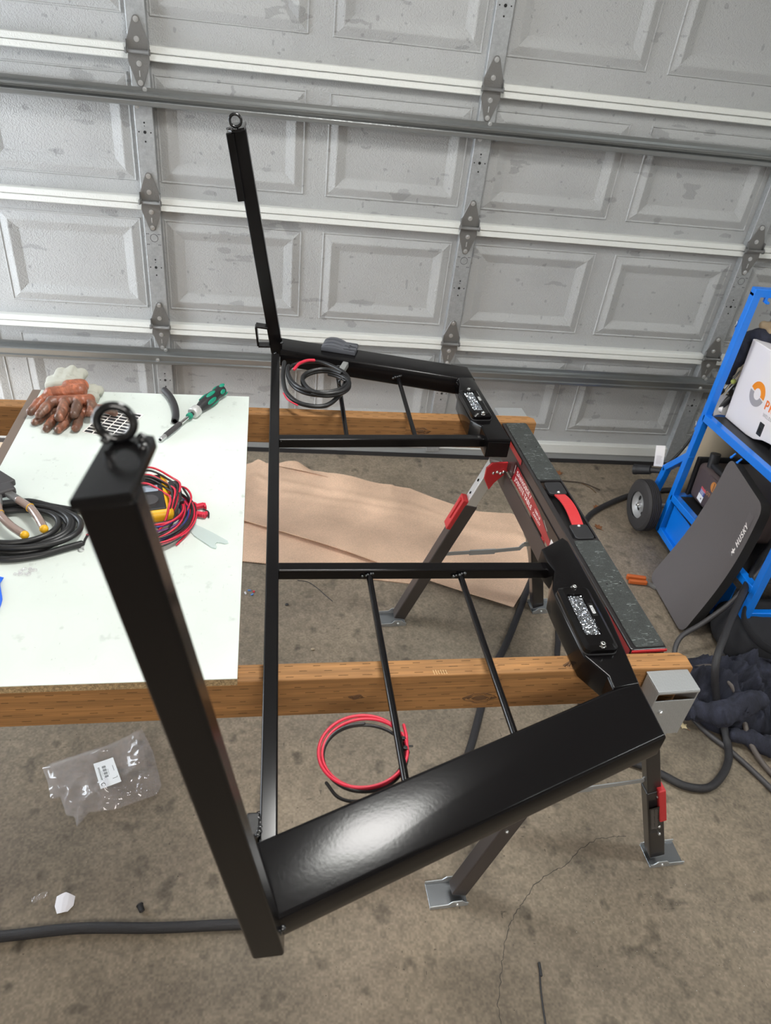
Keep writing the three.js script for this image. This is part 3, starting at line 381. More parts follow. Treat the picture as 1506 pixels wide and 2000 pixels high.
// cable coils tied to the guard rods
{
  const t = thing('cable_coil', 'coil of red and black wire tied to the near guard rod above the floor', 'cable coil', [0.628, 0.806, 2.115]);
  const loopPts = (rx, rz, cx, cz, y0, tilt, ph, turns, n, wob, seed) => { const o = [], r = rng(seed), p = [r() * 6, r() * 6]; for (let i = 0; i <= n * turns; i++) { const a = ph + i / n * 2 * Math.PI, k = 1 + wob * Math.sin(2 * a + p[0]) + wob * 0.6 * Math.sin(3 * a + p[1] + i * 0.02); o.push([cx + rx * k * Math.cos(a), y0 + tilt * Math.cos(a) + 0.0022 * Math.sin(a * 0.5 + p[0]), cz + rz * k * Math.sin(a)]); } return o; };
  part('red_wire', tube(loopPts(0.069, 0.0655, -0.001, 0.0, 0.006, 0.006, 5.9, 1.0, 22, 0.006, 3), 0.0026, 160, 8), M.cableRed, t, 'red wire'); part('red_wire', tube(loopPts(0.0650, 0.0625, 0.0025, 0.001, 0.003, 0.006, 5.7, 1.0, 22, 0.012, 8), 0.0026, 160, 8), M.cableRed, t, 'red wire');
  part('black_wire', tube(loopPts(0.0655, 0.0595, 0.002, 0.006, -0.001, 0.006, 5.9, 1.85, 22, 0.022, 4), 0.0027, 220, 8), M.cableBlack, t, 'black wire');
  part('black_wire', tube([[0.058, 0.004, -0.02], [0.060, 0.0, 0.02], [0.03, -0.004, 0.055], [-0.01, -0.012, 0.075], [-0.04, -0.016, 0.066], [-0.058, -0.01, 0.045]], 0.0027, 60, 8), M.cableBlack, t, 'black wire');
  part('red_wire', tube([[0.0675, 0.011, -0.042], [0.069, 0.012, -0.02], [0.0665, 0.010, 0.01]], 0.0027, 20, 8), M.cableRed, t, 'red wire end');
  const tie = (x, y, z, ry) => merge([put(new THREE.TorusGeometry(0.0085, 0.0016, 6, 22), x, y, z, 0, ry, 0), put(rbox(0.006, 0.005, 0.0055, 0.0008), x + 0.002, y + 0.0085, z)]);
  part('cable_tie', merge([tie(0.0605, 0.009, -0.012, 0.2), tie(0.062, 0.009, 0.006, -0.3), put(rbox(0.014, 0.002, 0.003, 0.0006), 0.070, 0.014, 0.0)]), M.gloss, t, 'black cable tie');
  const u = thing('cable_coil', 'coil of black corrugated cable loom with grey plug hanging at the far guard rod', 'cable coil', [0.585, 0.848, 0.955]);
  const corr = (pts, r0, n) => { const c = new THREE.CatmullRomCurve3(pts.map(V3), false, 'centripetal'), g = new THREE.TubeGeometry(c, n, r0, 9, false), p = g.attributes.position; for (let i = 0; i <= n; i++) { const ct = c.getPointAt(i / n), k = i % 2 ? 1.0 : 0.84; for (let j = 0; j <= 9; j++) { const q = i * 10 + j; p.setXYZ(q, ct.x + (p.getX(q) - ct.x) * k, ct.y + (p.getY(q) - ct.y) * k, ct.z + (p.getZ(q) - ct.z) * k); } } g.computeVertexNormals(); return g; };
  const ell = (cx, cy, cz, rx, rz, rot, a0, turns, dy, wob) => { const o = []; for (let i = 0; i <= 20 * turns; i++) { const a = a0 + i / 20 * 2 * Math.PI, x = rx * (1 + wob * Math.sin(3 * a)) * Math.cos(a), z = rz * (1 + wob * Math.cos(2 * a)) * Math.sin(a); o.push([cx + x * Math.cos(rot) + z * Math.sin(rot), cy + dy * i / 20 + 0.006 * Math.sin(a + 1), cz - x * Math.sin(rot) + z * Math.cos(rot)]); } return o; };
  part('loom', corr(ell(0.014, 0.008, 0.026, 0.058, 0.074, 0.55, -0.7, 2.1, 0.007, 0.05), 0.0058, 520), M.cableBlack, u);
  part('loom', corr(ell(-0.008, 0.002, -0.016, 0.076, 0.108, 0.45, 0.3, 1.6, 0.010, 0.06), 0.0058, 460), M.cableBlack, u);
  part('loom', tube([[-0.098, 0.004, -0.11], [-0.100, -0.002, -0.02], [-0.086, -0.008, 0.06], [-0.05, -0.01, 0.105], [0.01, -0.008, 0.115], [0.055, 0.0, 0.06], [0.07, 0.006, 0.0]], 0.0062, 80, 8), M.cableBlack, u);
  part('red_wire', tube([[-0.070, 0.013, -0.050], [-0.056, 0.0165, -0.080], [-0.032, 0.0175, -0.102], [-0.014, 0.016, -0.108]], 0.0045, 24, 8), M.cableRed, u, 'faded red wire');
  part('red_wire', tube([[-0.098, -0.004, 0.062], [-0.085, -0.006, 0.095], [-0.06, -0.008, 0.118]], 0.002, 24, 6), M.cableRed, u, 'thin red wire');
  part('plug', merge([bar([0.062, 0.012, -0.055], [0.0765, 0.020, -0.088], 0.017, 0.017, 0.003), bar([0.050, 0.010, -0.02], [0.066, 0.014, -0.06], 0.011, 0.011, 0.003)]), std({ color: rgb(0.20, 0.205, 0.20), roughness: 0.45 }), u, 'grey plug');
  part('cable_tie', merge([put(new THREE.TorusGeometry(0.013, 0.0022, 6, 22), 0.064, 0.008, 0.005, 0, 0.4, 0.3), put(rbox(0.010, 0.008, 0.009, 0.001), 0.07, 0.016, 0.012)]), M.gloss, u, 'black cable tie');
}
// ------------------------------------------------------------------ folding sawhorse
{
  const t = thing('sawhorse', 'folding black steel sawhorse with red stripe and grey grip top under the wooden beam ends', 'sawhorse', [1.1645, 0, 1.4635], 0.0734);
  const TOP = 0.795, HL = 0.4275, HW = 0.037;
  // hollow top channel: two sides with a ledge, top plates round the handle recess
  const body = [];
  const hole = [[-0.024, -0.140], [0.032, -0.140], [0.032, 0.090], [-0.024, 0.090]].reverse();
  body.push(prism(rrect(-HW, -HL, HW, HL, 0.006), TOP - 0.006, TOP, 0.0015, 2, [hole]));
  for (const s of [-1, 1]) { part('side_wall', merge([put(rbox(0.003, 0.082, 2 * HL - 0.004, 0.001), s * (HW - 0.0025), TOP - 0.045, 0), put(rbox(0.005, 0.006, 2 * HL - 0.004, 0.002), s * (HW - 0.0055), TOP - 0.089, 0)]), M.horseSteel, t); }
  body.push(put(rbox(2 * HW - 0.006, 0.08, 0.004, 0.001), 0, TOP - 0.045, HL - 0.004), put(rbox(2 * HW - 0.006, 0.08, 0.004, 0.001), 0, TOP - 0.045, -HL + 0.004));
  part('top_channel', merge(body), M.horse, t);
  const low = []; for (const s of [-1, 1]) low.push(put(rbox(0.003, 0.056, 2 * HL - 0.11, 0.001), s * (HW + 0.002), TOP - 0.120, 0), put(rbox(0.012, 0.004, 2 * HL - 0.11, 0.001), s * (HW - 0.003), TOP - 0.149, 0)); part('side_channel', merge(low), M.horseSteel, t);
  part('recess_floor', put(rbox(0.062, 0.003, 0.245, 0.001), 0.003, TOP - 0.032, -0.025), M.horse, t);
  // grip pads
  const pad = (x0, x1, z0, z1) => { const p = part('grip_pad', boxUV(prism(rrect(x0, z0, x1, z1, 0.007), TOP, TOP + 0.0022, 0.0006)), M.grit, t); for (const dx of [-0.013, 0.018]) part('screw_hole', put(new THREE.CylinderGeometry(0.0022, 0.0022, 0.0008, 10), (x0 + x1) / 2 + dx, TOP + 0.0023, z0 + (z1 - z0) * 0.45), M.hole, p); };
  pad(-0.028, 0.034, -0.4245, -0.142); pad(-0.028, 0.034, 0.100, 0.4225);
  // carry handle: red strap between two rubber plates
  const strap = []; const c = []; for (let i = 0; i <= 14; i++) { const u = i / 14; c.push([0.0035 + 0.004 * Math.sin(u * Math.PI), TOP - 0.001 + 0.013 * Math.sin(u * Math.PI), -0.088 + u * 0.136]); }
  const sh = new THREE.Shape(); sh.moveTo(-0.088, -0.003); for (let i = 0; i <= 14; i++) sh.lineTo(c[i][2], c[i][1] - TOP); for (let i = 14; i >= 0; i--) sh.lineTo(c[i][2], c[i][1] - TOP - 0.003); const sg = new THREE.ExtrudeGeometry(sh, { depth: 0.027, bevelEnabled: true, bevelSize: 0.0006, bevelThickness: 0.0006, bevelSegments: 1 }); sg.rotateY(-Math.PI / 2); sg.translate(0.019, TOP, 0); part('handle', sg, M.redPlastic, t, 'red carry handle');
  for (const [z0, z1, rz] of [[-0.129, -0.078, -0.084], [0.044, 0.096, 0.050]]) { const p = part('handle_plate', prism(rrect(-0.0195, z0, 0.026, z1, 0.008), TOP - 0.003, TOP + 0.0045, 0.0015), M.darkPlastic, t); part('rivet', put(new THREE.SphereGeometry(0.0042, 12, 6, 0, 6.3, 0, 1.4), 0.004, TOP + 0.0038, rz), M.zinc, p); }
  // printed red band along the side, red end trim
  const band = canvasTex(1536, 256, (x, w, h) => {
    x.fillStyle = '#241e1e'; x.fillRect(0, 0, w, h); x.fillStyle = '#a3202c'; x.beginPath(); x.moveTo(20, h); x.lineTo(110, 0); x.lineTo(900, 60); x.lineTo(1240, 150); x.lineTo(1536, 190); x.lineTo(1536, h); x.fill();
    x.fillStyle = '#f3efee'; x.font = 'bold 92px sans-serif'; x.textBaseline = 'top'; x.fillText('SAWHORSE /', 120, 28, 520); x.fillText('JOBSITE TABLE', 105, 128, 610); x.font = 'bold 52px sans-serif'; x.fillText('1300 LB', 790, 100); x.fillText('CAPACITY', 770, 165); x.fillRect(40, 20, 10, 130); x.strokeStyle = '#e8e2e0'; x.lineWidth = 6; x.beginPath(); x.moveTo(1060, 70); x.lineTo(1200, 120); x.stroke(); x.fillRect(1330, 120, 70, 100); x.beginPath(); x.moveTo(1440, 210); x.lineTo(1480, 120); x.lineTo(1520, 210); x.fill();
  });
  const pl = new THREE.PlaneGeometry(0.345, 0.052); pl.rotateY(-Math.PI / 2); pl.translate(-HW - 0.0015, TOP - 0.058, -0.105); part('printed_band', pl, phy({ map: band, roughness: 0.3, clearcoat: 0.3 }), t, 'red band with white lettering');
  const trim = canvasTex(512, 64, (x, w, h) => { x.fillStyle = '#8d1420'; x.fillRect(0, 0, w, h); x.fillStyle = '#e5dcda'; for (let i = 0; i < 3; i++) x.fillRect(30 + i * 9, 8, 5, 46); });
  const sm = new THREE.PlaneGeometry(0.118, 0.026); sm.rotateY(-Math.PI / 2); sm.translate(-HW - 0.0014, TOP - 0.016, 0.365); part('red_trim', sm, std({ map: trim, roughness: 0.35 }), t, 'red printed trim');
  const sm2 = new THREE.PlaneGeometry(0.18, 0.016); sm2.rotateY(-Math.PI / 2); sm2.translate(-HW - 0.0014, TOP - 0.012, -0.33); part('red_trim', sm2, M.red, t, 'red printed trim');
  part('red_trim', put(rbox(2 * HW, 0.006, 0.003, 0.001), 0, TOP - 0.004, HL + 0.001), M.red, t, 'red end trim');
  // legs: silver inner tube, red latch, black outer tube, galvanised foot
  const leg = (top, ft, sideX, silver, sgz, innerMat = M.zinc) => {
    const A = V3(top), B = V3(ft), d = B.clone().sub(A), at = (f) => A.clone().addScaledVector(d, f).toArray(), L = part('leg', bar(at(silver), at(0.985), 0.041, 0.036, 0.004, V(0, 0, 1)), sideX > 0 ? M.horse : M.horseSteel, t);
    part('inner_tube', bar(at(0.0), at(silver + 0.03), 0.034, 0.030, 0.003, V(0, 0, 1)), innerMat, L);
    const nx = V(sideX, 0.28, 0).normalize(), o = sideX > 0 ? V(0.0125, 0.004, 0.012) : nx.clone().multiplyScalar(0.024);
    part('latch', merge([bar(V3(at(silver - 0.02)).add(o).toArray(), V3(at(silver + 0.15)).add(o).toArray(), 0.018, 0.034, 0.003, V(0, 0, 1)), bar(V3(at(silver - 0.01)).addScaledVector(o, 1.35).toArray(), V3(at(silver + 0.10)).addScaledVector(o, 1.3).toArray(), 0.012, 0.012, 0.003, V(0, 0, 1))]), M.redPlastic, L, 'red latch');
    for (const f of [silver + 0.19, silver + 0.235, 0.62]) part('rivet', put(new THREE.SphereGeometry(0.0042, 10, 6), ...V3(at(f)).add(V(sideX * 0.006, 0, sgz * 0.019)).toArray()), M.zinc, L);
    for (const f of [0.10, 0.17, 0.24]) if (f < silver) part('adjust_hole', put(new THREE.SphereGeometry(0.0055, 10, 6).scale(1, 1, 0.6), ...V3(at(f)).add(nx.clone().multiplyScalar(0.0155)).toArray()), M.hole, L);
    if (sideX > 0 || sgz > 0) part('gusset', bar(at(-0.04), at(0.08), 0.050, 0.044, 0.004, V(0, 0, 1)), M.horse, L);
    const [fx, , fz] = ft, F = new THREE.Group(); F.name = 'foot'; F.position.set(fx + sideX * 0.022, 0, fz); L.add(F);
    const fp = new THREE.Shape([[-0.047, 0], [0.047, 0], [0.047, 0.012], [0.022, 0.013], [0.012, 0.024], [-0.012, 0.024], [-0.022, 0.013], [-0.047, 0.012]].map(([x, y]) => new THREE.Vector2(Math.max(-0.047, Math.min(0.047, Math.abs(x) > 0.04 ? x : x - sideX * 0.018)), y)));
    const fl = (z) => put(new THREE.ExtrudeGeometry(fp, { depth: 0.0025, bevelEnabled: false }), 0, 0.0005, z);
    part('foot_plate', merge([put(rbox(0.094, 0.003, 0.062, 0.001), 0, 0.0018, 0), ]), M.footSteel, F); part('foot_flange', fl(0.029), M.galv, F); part('foot_flange', fl(-0.0315), M.galv, F); part('pivot_bolt', put(new THREE.SphereGeometry(0.0045, 10, 6), -sideX * 0.018, 0.013, 0.032), M.zinc, F);
  };
  leg([-0.058, 0.705, -0.360], [-0.241, 0.012, -0.462], -1, 0.22, -1, M.silver); leg([0.055, 0.705, -0.360], [0.275, 0.012, -0.488], 1, 0.47, -1, M.horse);
  leg([-0.058, 0.705, 0.440], [-0.268, 0.012, 0.470], -1, 0.24, 1, M.silver); leg([0.050, 0.705, 0.375], [0.280, 0.012, 0.436], 1, 0.60, 1, M.horse);
  // hinge plates with bolts at the near right leg and the far left leg
  part('hinge_plate', merge([bar([0.058, 0.73, 0.400], [0.088, 0.655, 0.408], 0.032, 0.004, 0.001, V(0, 0, 1))]), M.horse, t); for (const [x, y] of [[0.075, 0.710], [0.084, 0.683]]) part('bolt', put(new THREE.SphereGeometry(0.0062, 10, 6).scale(1, 1, 0.7), x, y, 0.411), M.chrome, t);
  const gus = new THREE.Shape([[-0.012, 0.028], [0.022, 0.026], [0.024, 0.006], [0.0, -0.018], [-0.008, -0.032], [-0.022, -0.006], [-0.022, 0.018]].map(([x, y]) => new THREE.Vector2(x * 1.45, y * 1.45)));
  part('red_gusset', put(new THREE.ExtrudeGeometry(gus, { depth: 0.004, bevelEnabled: true, bevelSize: 0.001, bevelThickness: 0.001, bevelSegments: 1 }), -0.066, 0.690, -0.326, 0, 0.15, 0), M.redPlastic, t, 'red hinge gusset'); for (const [x, y] of [[-0.075, 0.699], [-0.064, 0.702], [-0.054, 0.697], [-0.046, 0.702]]) part('bolt', put(new THREE.SphereGeometry(0.0052, 8, 6), x, y, -0.320), M.chrome, t);
  // folding spreaders
  for (const [y, z, x0, x1] of [[0.335, -0.418, -0.165, 0.150], [0.305, 0.405, -0.165, 0.195]]) part('spreader', merge([bar([x0, y - 0.01, z], [-0.05, y, z + 0.006], 0.014, 0.003, 0.001, V(0, 0, 1)), bar([-0.055, y, z + 0.007], [0.03, y + 0.002, z + 0.007], 0.020, 0.005, 0.0015, V(0, 0, 1)), bar([0.02, y + 0.002, z + 0.006], [x1 - 0.035, y + 0.008, z + 0.004], 0.014, 0.003, 0.001, V(0, 0, 1)), bar([x1 - 0.04, y + 0.007, z + 0.004], [x1 - 0.025, y + 0.022, z], 0.014, 0.003, 0.001, V(0, 0, 1)), bar([x1 - 0.027, y + 0.021, z], [x1, y + 0.023, z], 0.016, 0.004, 0.001, V(0, 0, 1))]), M.galv, t);
  // leg print near the right foot
  const lab = canvasTex(128, 512, (x, w, h) => { x.fillStyle = '#141213'; x.fillRect(0, 0, w, h); x.fillStyle = '#77726f'; for (let i = 0; i < 26; i++) { x.fillRect(22, 20 + i * 10, 34 + (i * 37) % 9, 4); x.fillRect(68, 26 + i * 10, 30 + (i * 53) % 12, 4); } x.strokeStyle = '#8a8583'; x.lineWidth = 4; x.strokeRect(28, 350, 66, 110); x.beginPath(); x.moveTo(28, 350); x.lineTo(94, 460); x.moveTo(94, 350); x.lineTo(28, 460); x.moveTo(50, 380); x.lineTo(86, 400); x.stroke(); });
  const lp = new THREE.PlaneGeometry(0.026, 0.19); lp.rotateZ(0.342); lp.translate(0.2255, 0.158, 0.4435); part('leg_print', lp, std({ map: lab, roughness: 0.4 }), t, 'grey warning print');
  // galvanised beam support at each end
  const sup = (sg, top) => { const z = sg * (HL + 0.004), L = []; const zf = sg * 0.094; L.push(put(rbox(0.084, 0.003, 0.050, 0.001), 0.014, top, z + sg * 0.069), put(rbox(0.084, 0.005, 0.002, 0.0008), 0.014, top - 0.003, z + zf)); for (const s of [-1, 1]) L.push(put(rbox(0.0025, 0.125, 0.046, 0.001), 0.014 + s * 0.0408, top - 0.064, z + sg * 0.071)); L.push(put(rbox(0.084, 0.100, 0.0025, 0.001), 0.014, top - 0.075, z + zf - sg * 0.001), put(rbox(0.06, 0.05, 0.0025, 0.001), 0.014, top - 0.155, z + zf - sg * 0.012), put(rbox(0.07, 0.003, 0.095, 0.001), 0.012, 0.695, z + sg * 0.045), put(rbox(0.06, 0.10, 0.003, 0.001), 0.0, 0.735, z - sg * 0.001)); const s = part('beam_support', merge(L), sg > 0 ? M.galv : M.galv, t, 'galvanised beam support'); part('rivet', put(new THREE.SphereGeometry(0.005, 10, 6), -0.005, top - 0.056, z + zf + sg * 0.001), M.zinc, s); };
  sup(1, 0.788); sup(-1, 0.788);
}
// ------------------------------------------------------------------ wooden beams and the white work board
function beam(name, label, x0, z0, x1, z1, h, w, top, chop, seed, knots, gouges) {
  const len = Math.hypot(x1 - x0, z1 - z0), ang = -Math.atan2(z1 - z0, x1 - x0), t = thing(name, label, 'beam', [(x0 + x1) / 2, top - h, (z0 + z1) / 2], ang, 'wooden support beams'); delete t.userData.group;
  const L = len / 2, pts = [[-L, -w / 2], [L - chop[0], -w / 2], [L, -w / 2 + chop[1]], [L, w / 2], [-L, w / 2]];
  part('lumber', boxUV(prism(pts, 0, h, 0.0028, 2), 1, seed * 0.37, seed * 0.21), M.wood, t);
  const r = rng(seed), sl = [];
  for (let row = 0; row < 5; row++) for (let i = 0; i < len / 0.045; i++) { const x = -L + 0.02 + i * 0.045 + (row % 2) * 0.022 + (r() - 0.5) * 0.006; if (x > L - 0.03) continue; const l = 0.010 + 0.008 * r(); if (row < 3) sl.push(put(rbox(l, 0.0006, 0.0009, 0.0002, 1), x, h + 0.0001, -w / 2 + 0.007 + row * 0.012 + (r() - 0.5) * 0.002)); for (const s of [1]) sl.push(put(rbox(l, 0.0009, 0.0006, 0.0002, 1), x + 0.011, 0.012 + row * 0.0165 + (r() - 0.5) * 0.003, w / 2 + 0.0001)); }
  const sm = part('incision_slits', merge(sl), M.slit, t); sm.userData.kind = 'stuff';
  for (const [kx, ky, s, face] of knots) { const k = []; for (let i = 0; i < 4; i++) { const e = new THREE.TorusGeometry(0.006 * s * (0.4 + i * 0.42), 0.0007 + 0.0006 * r(), 4, 26); e.scale(1.7, 0.8, 0.5); const q = e.attributes.position; for (let j = 0; j < q.count; j++) q.setXY(j, q.getX(j) * (1 + 0.18 * Math.sin(j * 0.9 + i)), q.getY(j) + 0.0012 * Math.sin(q.getX(j) * 300)); k.push(e); } const d = new THREE.SphereGeometry(0.0052 * s, 12, 8); d.scale(1.5, 0.8, 0.12); k.push(d); const m = merge(k); if (face === 'top') { m.rotateX(-Math.PI / 2); m.translate(kx, h, ky); } else m.translate(kx, ky, w / 2); part('knot', m, M.knot, t); }
  for (const [gx, gz, n] of gouges) { const g = []; for (let i = 0; i < n; i++) g.push(put(rbox(0.0012, 0.0006, 0.008 + 0.004 * r(), 0.0002, 1), gx + i * 0.0045, h + 0.0001, gz, 0, 0.15, 0)); part('gouge_marks', merge(g), std({ color: rgb(0.62, 0.44, 0.22), roughness: 0.8 }), t); }
  return t;
}
beam('wooden_beam', 'long wooden beam with incised slits whose end sits in the sawhorse nearest the floor drop, below the white board front edge', -0.9, 1.991, 1.264, 1.9155, 0.096, 0.0385, 0.795, [0.012, 0.010], 3, [[0.86, 0.006, 1.5, 'top'], [0.68, 0.030, 1.6, 'front'], [0.45, 0.045, 0.7, 'front']], [[0.585, 0.012, 6]]).userData.label = 'long wooden beam under the front edge of the white board, carrying the black rack';
beam('wooden_beam', '', -0.9, 1.062, 1.200, 1.0115, 0.089, 0.0375, 0.795, [0.016, 0.012], 8, [[0.72, 0.05, 1.4, 'front'], [-0.2, 0.03, 0.8, 'front']], []).userData.label = 'long wooden beam near the garage door, under the back edge of the white board';
{
  const t = thing('work_board', 'scuffed white melamine particle board lying across the beams as a bench top', 'board', [0, 0, 0]);
  const out = [[-0.138, 1.002], [0.395, 0.987], [0.4265, 1.972], [-0.116, 1.992]];
  part('core', boxUV(prism(out.map(([x, z]) => [x + 0.0003 * Math.sign(0.1 - x), z]), 0.7955, 0.8118, 0.0006, 1)), M.particle, t); part('top_face', boxUV(prism(out, 0.8115, 0.8130, 0.0003, 1)), M.melamine, t); part('edge_batten', bar([-0.150, 0.8035, 0.998], [-0.128, 0.8035, 1.985], 0.022, 0.015, 0.001), std({ color: rgb(0.17, 0.13, 0.105), roughness: 0.85 }), t);
}
// ------------------------------------------------------------------ things on the white board
const TB = 0.8131;
{ // dipped work gloves, one on top of the other
  const glove = (label, pos, palm, fingers, cuff, cuffLabel, grime) => {
    const t = thing('work_glove', label, 'glove', pos), B = [];
    for (const [a, b, ra, rb] of palm) B.push([a, b, ra, rb]);
    for (const f of fingers) for (let i = 0; i < f.length - 1; i++) B.push([f[i].slice(0, 3), f[i + 1].slice(0, 3), f[i][3], f[i + 1][3]]);
    const sh = blobMesh(B, 0.0026, 0.0022, (p) => 0.0014 * (ridge(p[0] * 95 + p[1] * 40, p[2] * 95, 31, 2) - 0.6) + 0.0009 * (vn(p[0] * 300, p[2] * 300 + p[1] * 200, 5) - 0.5)), q = sh.attributes.position, col = new Float32Array(q.count * 3);
    for (let i = 0; i < q.count; i++) { const x = q.getX(i), z = q.getZ(i), n = fbm(x * 60, z * 60 + q.getY(i) * 50, 163, 3), f = Math.max(0, Math.min(1, (z - grime + 0.05 * (n - 0.5)) / 0.022)) * (0.55 + 0.45 * Math.min(1, Math.max(0, (n - 0.30) * 4))); col.set([0.56 - 0.33 * f, 0.185 - 0.065 * f, 0.095 - 0.015 * f], 3 * i); }   // brown grease worn into the fingers of the orange dip
    sh.setAttribute('color', new THREE.BufferAttribute(col, 3)); part('dipped_shell', sh, M.glove, t);
    part('knit_cuff', blobMesh(cuff, 0.0028, 0.007, (p) => 0.0050 * (ridge(p[0] * 55, p[2] * 40 + p[1] * 40, 37, 3) - 0.6)), M.knit, t, cuffLabel);
  };
  const y = TB;
  glove('lower orange dipped work glove, fingers poking out below the other glove', [0, 0, 0],
    [[[-0.085, y + 0.014, 1.10], [0.00, y + 0.014, 1.09], 0.013, 0.013], [[-0.09, y + 0.013, 1.14], [0.03, y + 0.013, 1.13], 0.012, 0.012]],
    [[[-0.085, y + 0.013, 1.15, 0.0105], [-0.095, y + 0.011, 1.172, 0.0095], [-0.103, y + 0.010, 1.186, 0.0088]], [[-0.060, y + 0.013, 1.155, 0.0105], [-0.066, y + 0.011, 1.185, 0.010], [-0.070, y + 0.0095, 1.211, 0.0093]], [[-0.030, y + 0.013, 1.155, 0.0105], [-0.035, y + 0.011, 1.19, 0.010], [-0.042, y + 0.0098, 1.216, 0.0095]], [[-0.006, y + 0.013, 1.15, 0.0105], [-0.004, y + 0.011, 1.185, 0.0105], [-0.004, y + 0.0105, 1.206, 0.0100]], [[0.02, y + 0.013, 1.11, 0.011], [0.052, y + 0.016, 1.118, 0.0095], [0.071, y + 0.014, 1.132, 0.0088]]],
    [[[-0.03, y + 0.016, 1.065], [0.005, y + 0.016, 1.060], 0.015, 0.016], [[-0.02, y + 0.018, 1.025], [0.012, y + 0.016, 1.022], 0.017, 0.014]], 'off-white knit cuff', 1.11);
  glove('upper orange dipped work glove with wide knit cuff, lying on top of the other glove', [0, 0, 0],
    [[[-0.088, y + 0.036, 1.085], [-0.02, y + 0.042, 1.075], 0.016, 0.018], [[-0.075, y + 0.036, 1.125], [0.005, y + 0.036, 1.110], 0.013, 0.014], [[-0.05, y + 0.045, 1.06], [-0.02, y + 0.045, 1.055], 0.016, 0.018]],
    [[[-0.090, y + 0.034, 1.085, 0.012], [-0.110, y + 0.024, 1.115, 0.0115], [-0.122, y + 0.016, 1.146, 0.0108]], [[-0.075, y + 0.036, 1.128, 0.0125], [-0.082, y + 0.033, 1.155, 0.0118], [-0.091, y + 0.028, 1.178, 0.0108]], [[-0.043, y + 0.038, 1.130, 0.0125], [-0.040, y + 0.036, 1.165, 0.0122], [-0.042, y + 0.031, 1.192, 0.0115]], [[-0.014, y + 0.038, 1.120, 0.0122], [-0.011, y + 0.035, 1.150, 0.0118], [-0.012, y + 0.031, 1.176, 0.0112]], [[0.010, y + 0.036, 1.105, 0.0118], [0.020, y + 0.032, 1.132, 0.0112], [0.020, y + 0.027, 1.158, 0.0102]]],
    [[[-0.100, y + 0.034, 1.045], [-0.112, y + 0.028, 1.000], 0.010, 0.011], [[-0.082, y + 0.040, 1.045], [-0.088, y + 0.042, 0.985], 0.013, 0.014], [[-0.060, y + 0.042, 1.045], [-0.060, y + 0.048, 0.982], 0.013, 0.014], [[-0.040, y + 0.040, 1.042], [-0.032, y + 0.044, 0.985], 0.012, 0.012], [[-0.105, y + 0.012, 1.04], [-0.098, y + 0.010, 1.06], 0.007, 0.006]], 'off-white knit cuff', 1.118);
}
{ // printed sticker sheet under the glove thumb
  const map = canvasTex(512, 512, (x, w, h) => { x.fillStyle = '#eceae6'; x.fillRect(0, 0, w, h); for (let j = 0; j < 9; j++) for (let i = 0; i < 4; i++) { x.fillStyle = '#17171a'; x.fillRect(22 + i * 122, 18 + j * 55 + (j > 4 ? 6 : 0), 104, 38); x.fillStyle = '#55565c'; x.fillRect(34 + i * 122, 30 + j * 55 + (j > 4 ? 6 : 0), 60, 5); x.fillRect(34 + i * 122, 40 + j * 55 + (j > 4 ? 6 : 0), 44, 4); } });
  const t = thing('sticker_sheet', 'white sheet printed with a grid of black labels beside the gloves', 'sheet', [0.073, TB + 0.0005, 1.158], -0.28);
  const g = new THREE.BoxGeometry(0.098, 0.0008, 0.128); part('paper', g, std({ color: rgb(0.8, 0.8, 0.78), roughness: 0.7 }), t); const f = new THREE.PlaneGeometry(0.097, 0.127); f.rotateX(-Math.PI / 2); f.translate(0, 0.0006, 0); part('printed_grid', f, std({ map, roughness: 0.55 }), t);
}
{ // short piece of black tube
  const t = thing('rubber_tube', 'short curved piece of black rubber tube near the back edge of the board', 'tube', [0, 0, 0]);
  const c = [[0.172, TB + 0.0095, 0.990], [0.192, TB + 0.0095, 1.025], [0.210, TB + 0.0095, 1.075], [0.219, TB + 0.0095, 1.12], [0.2205, TB + 0.0095, 1.152]];
  const cv = new THREE.CatmullRomCurve3(c.map(V3)); const g = new THREE.TubeGeometry(cv, 40, 0.0088, 14); part('sleeve', g, M.rubber, t); const gi = new THREE.TubeGeometry(cv, 40, 0.0058, 12); gi.index.array.reverse(); part('bore', gi, M.hole, t);
  const an = new THREE.RingGeometry(0.0058, 0.0088, 18); an.translate(...c[4]); part('cut_end', an, M.rubber, t);
}
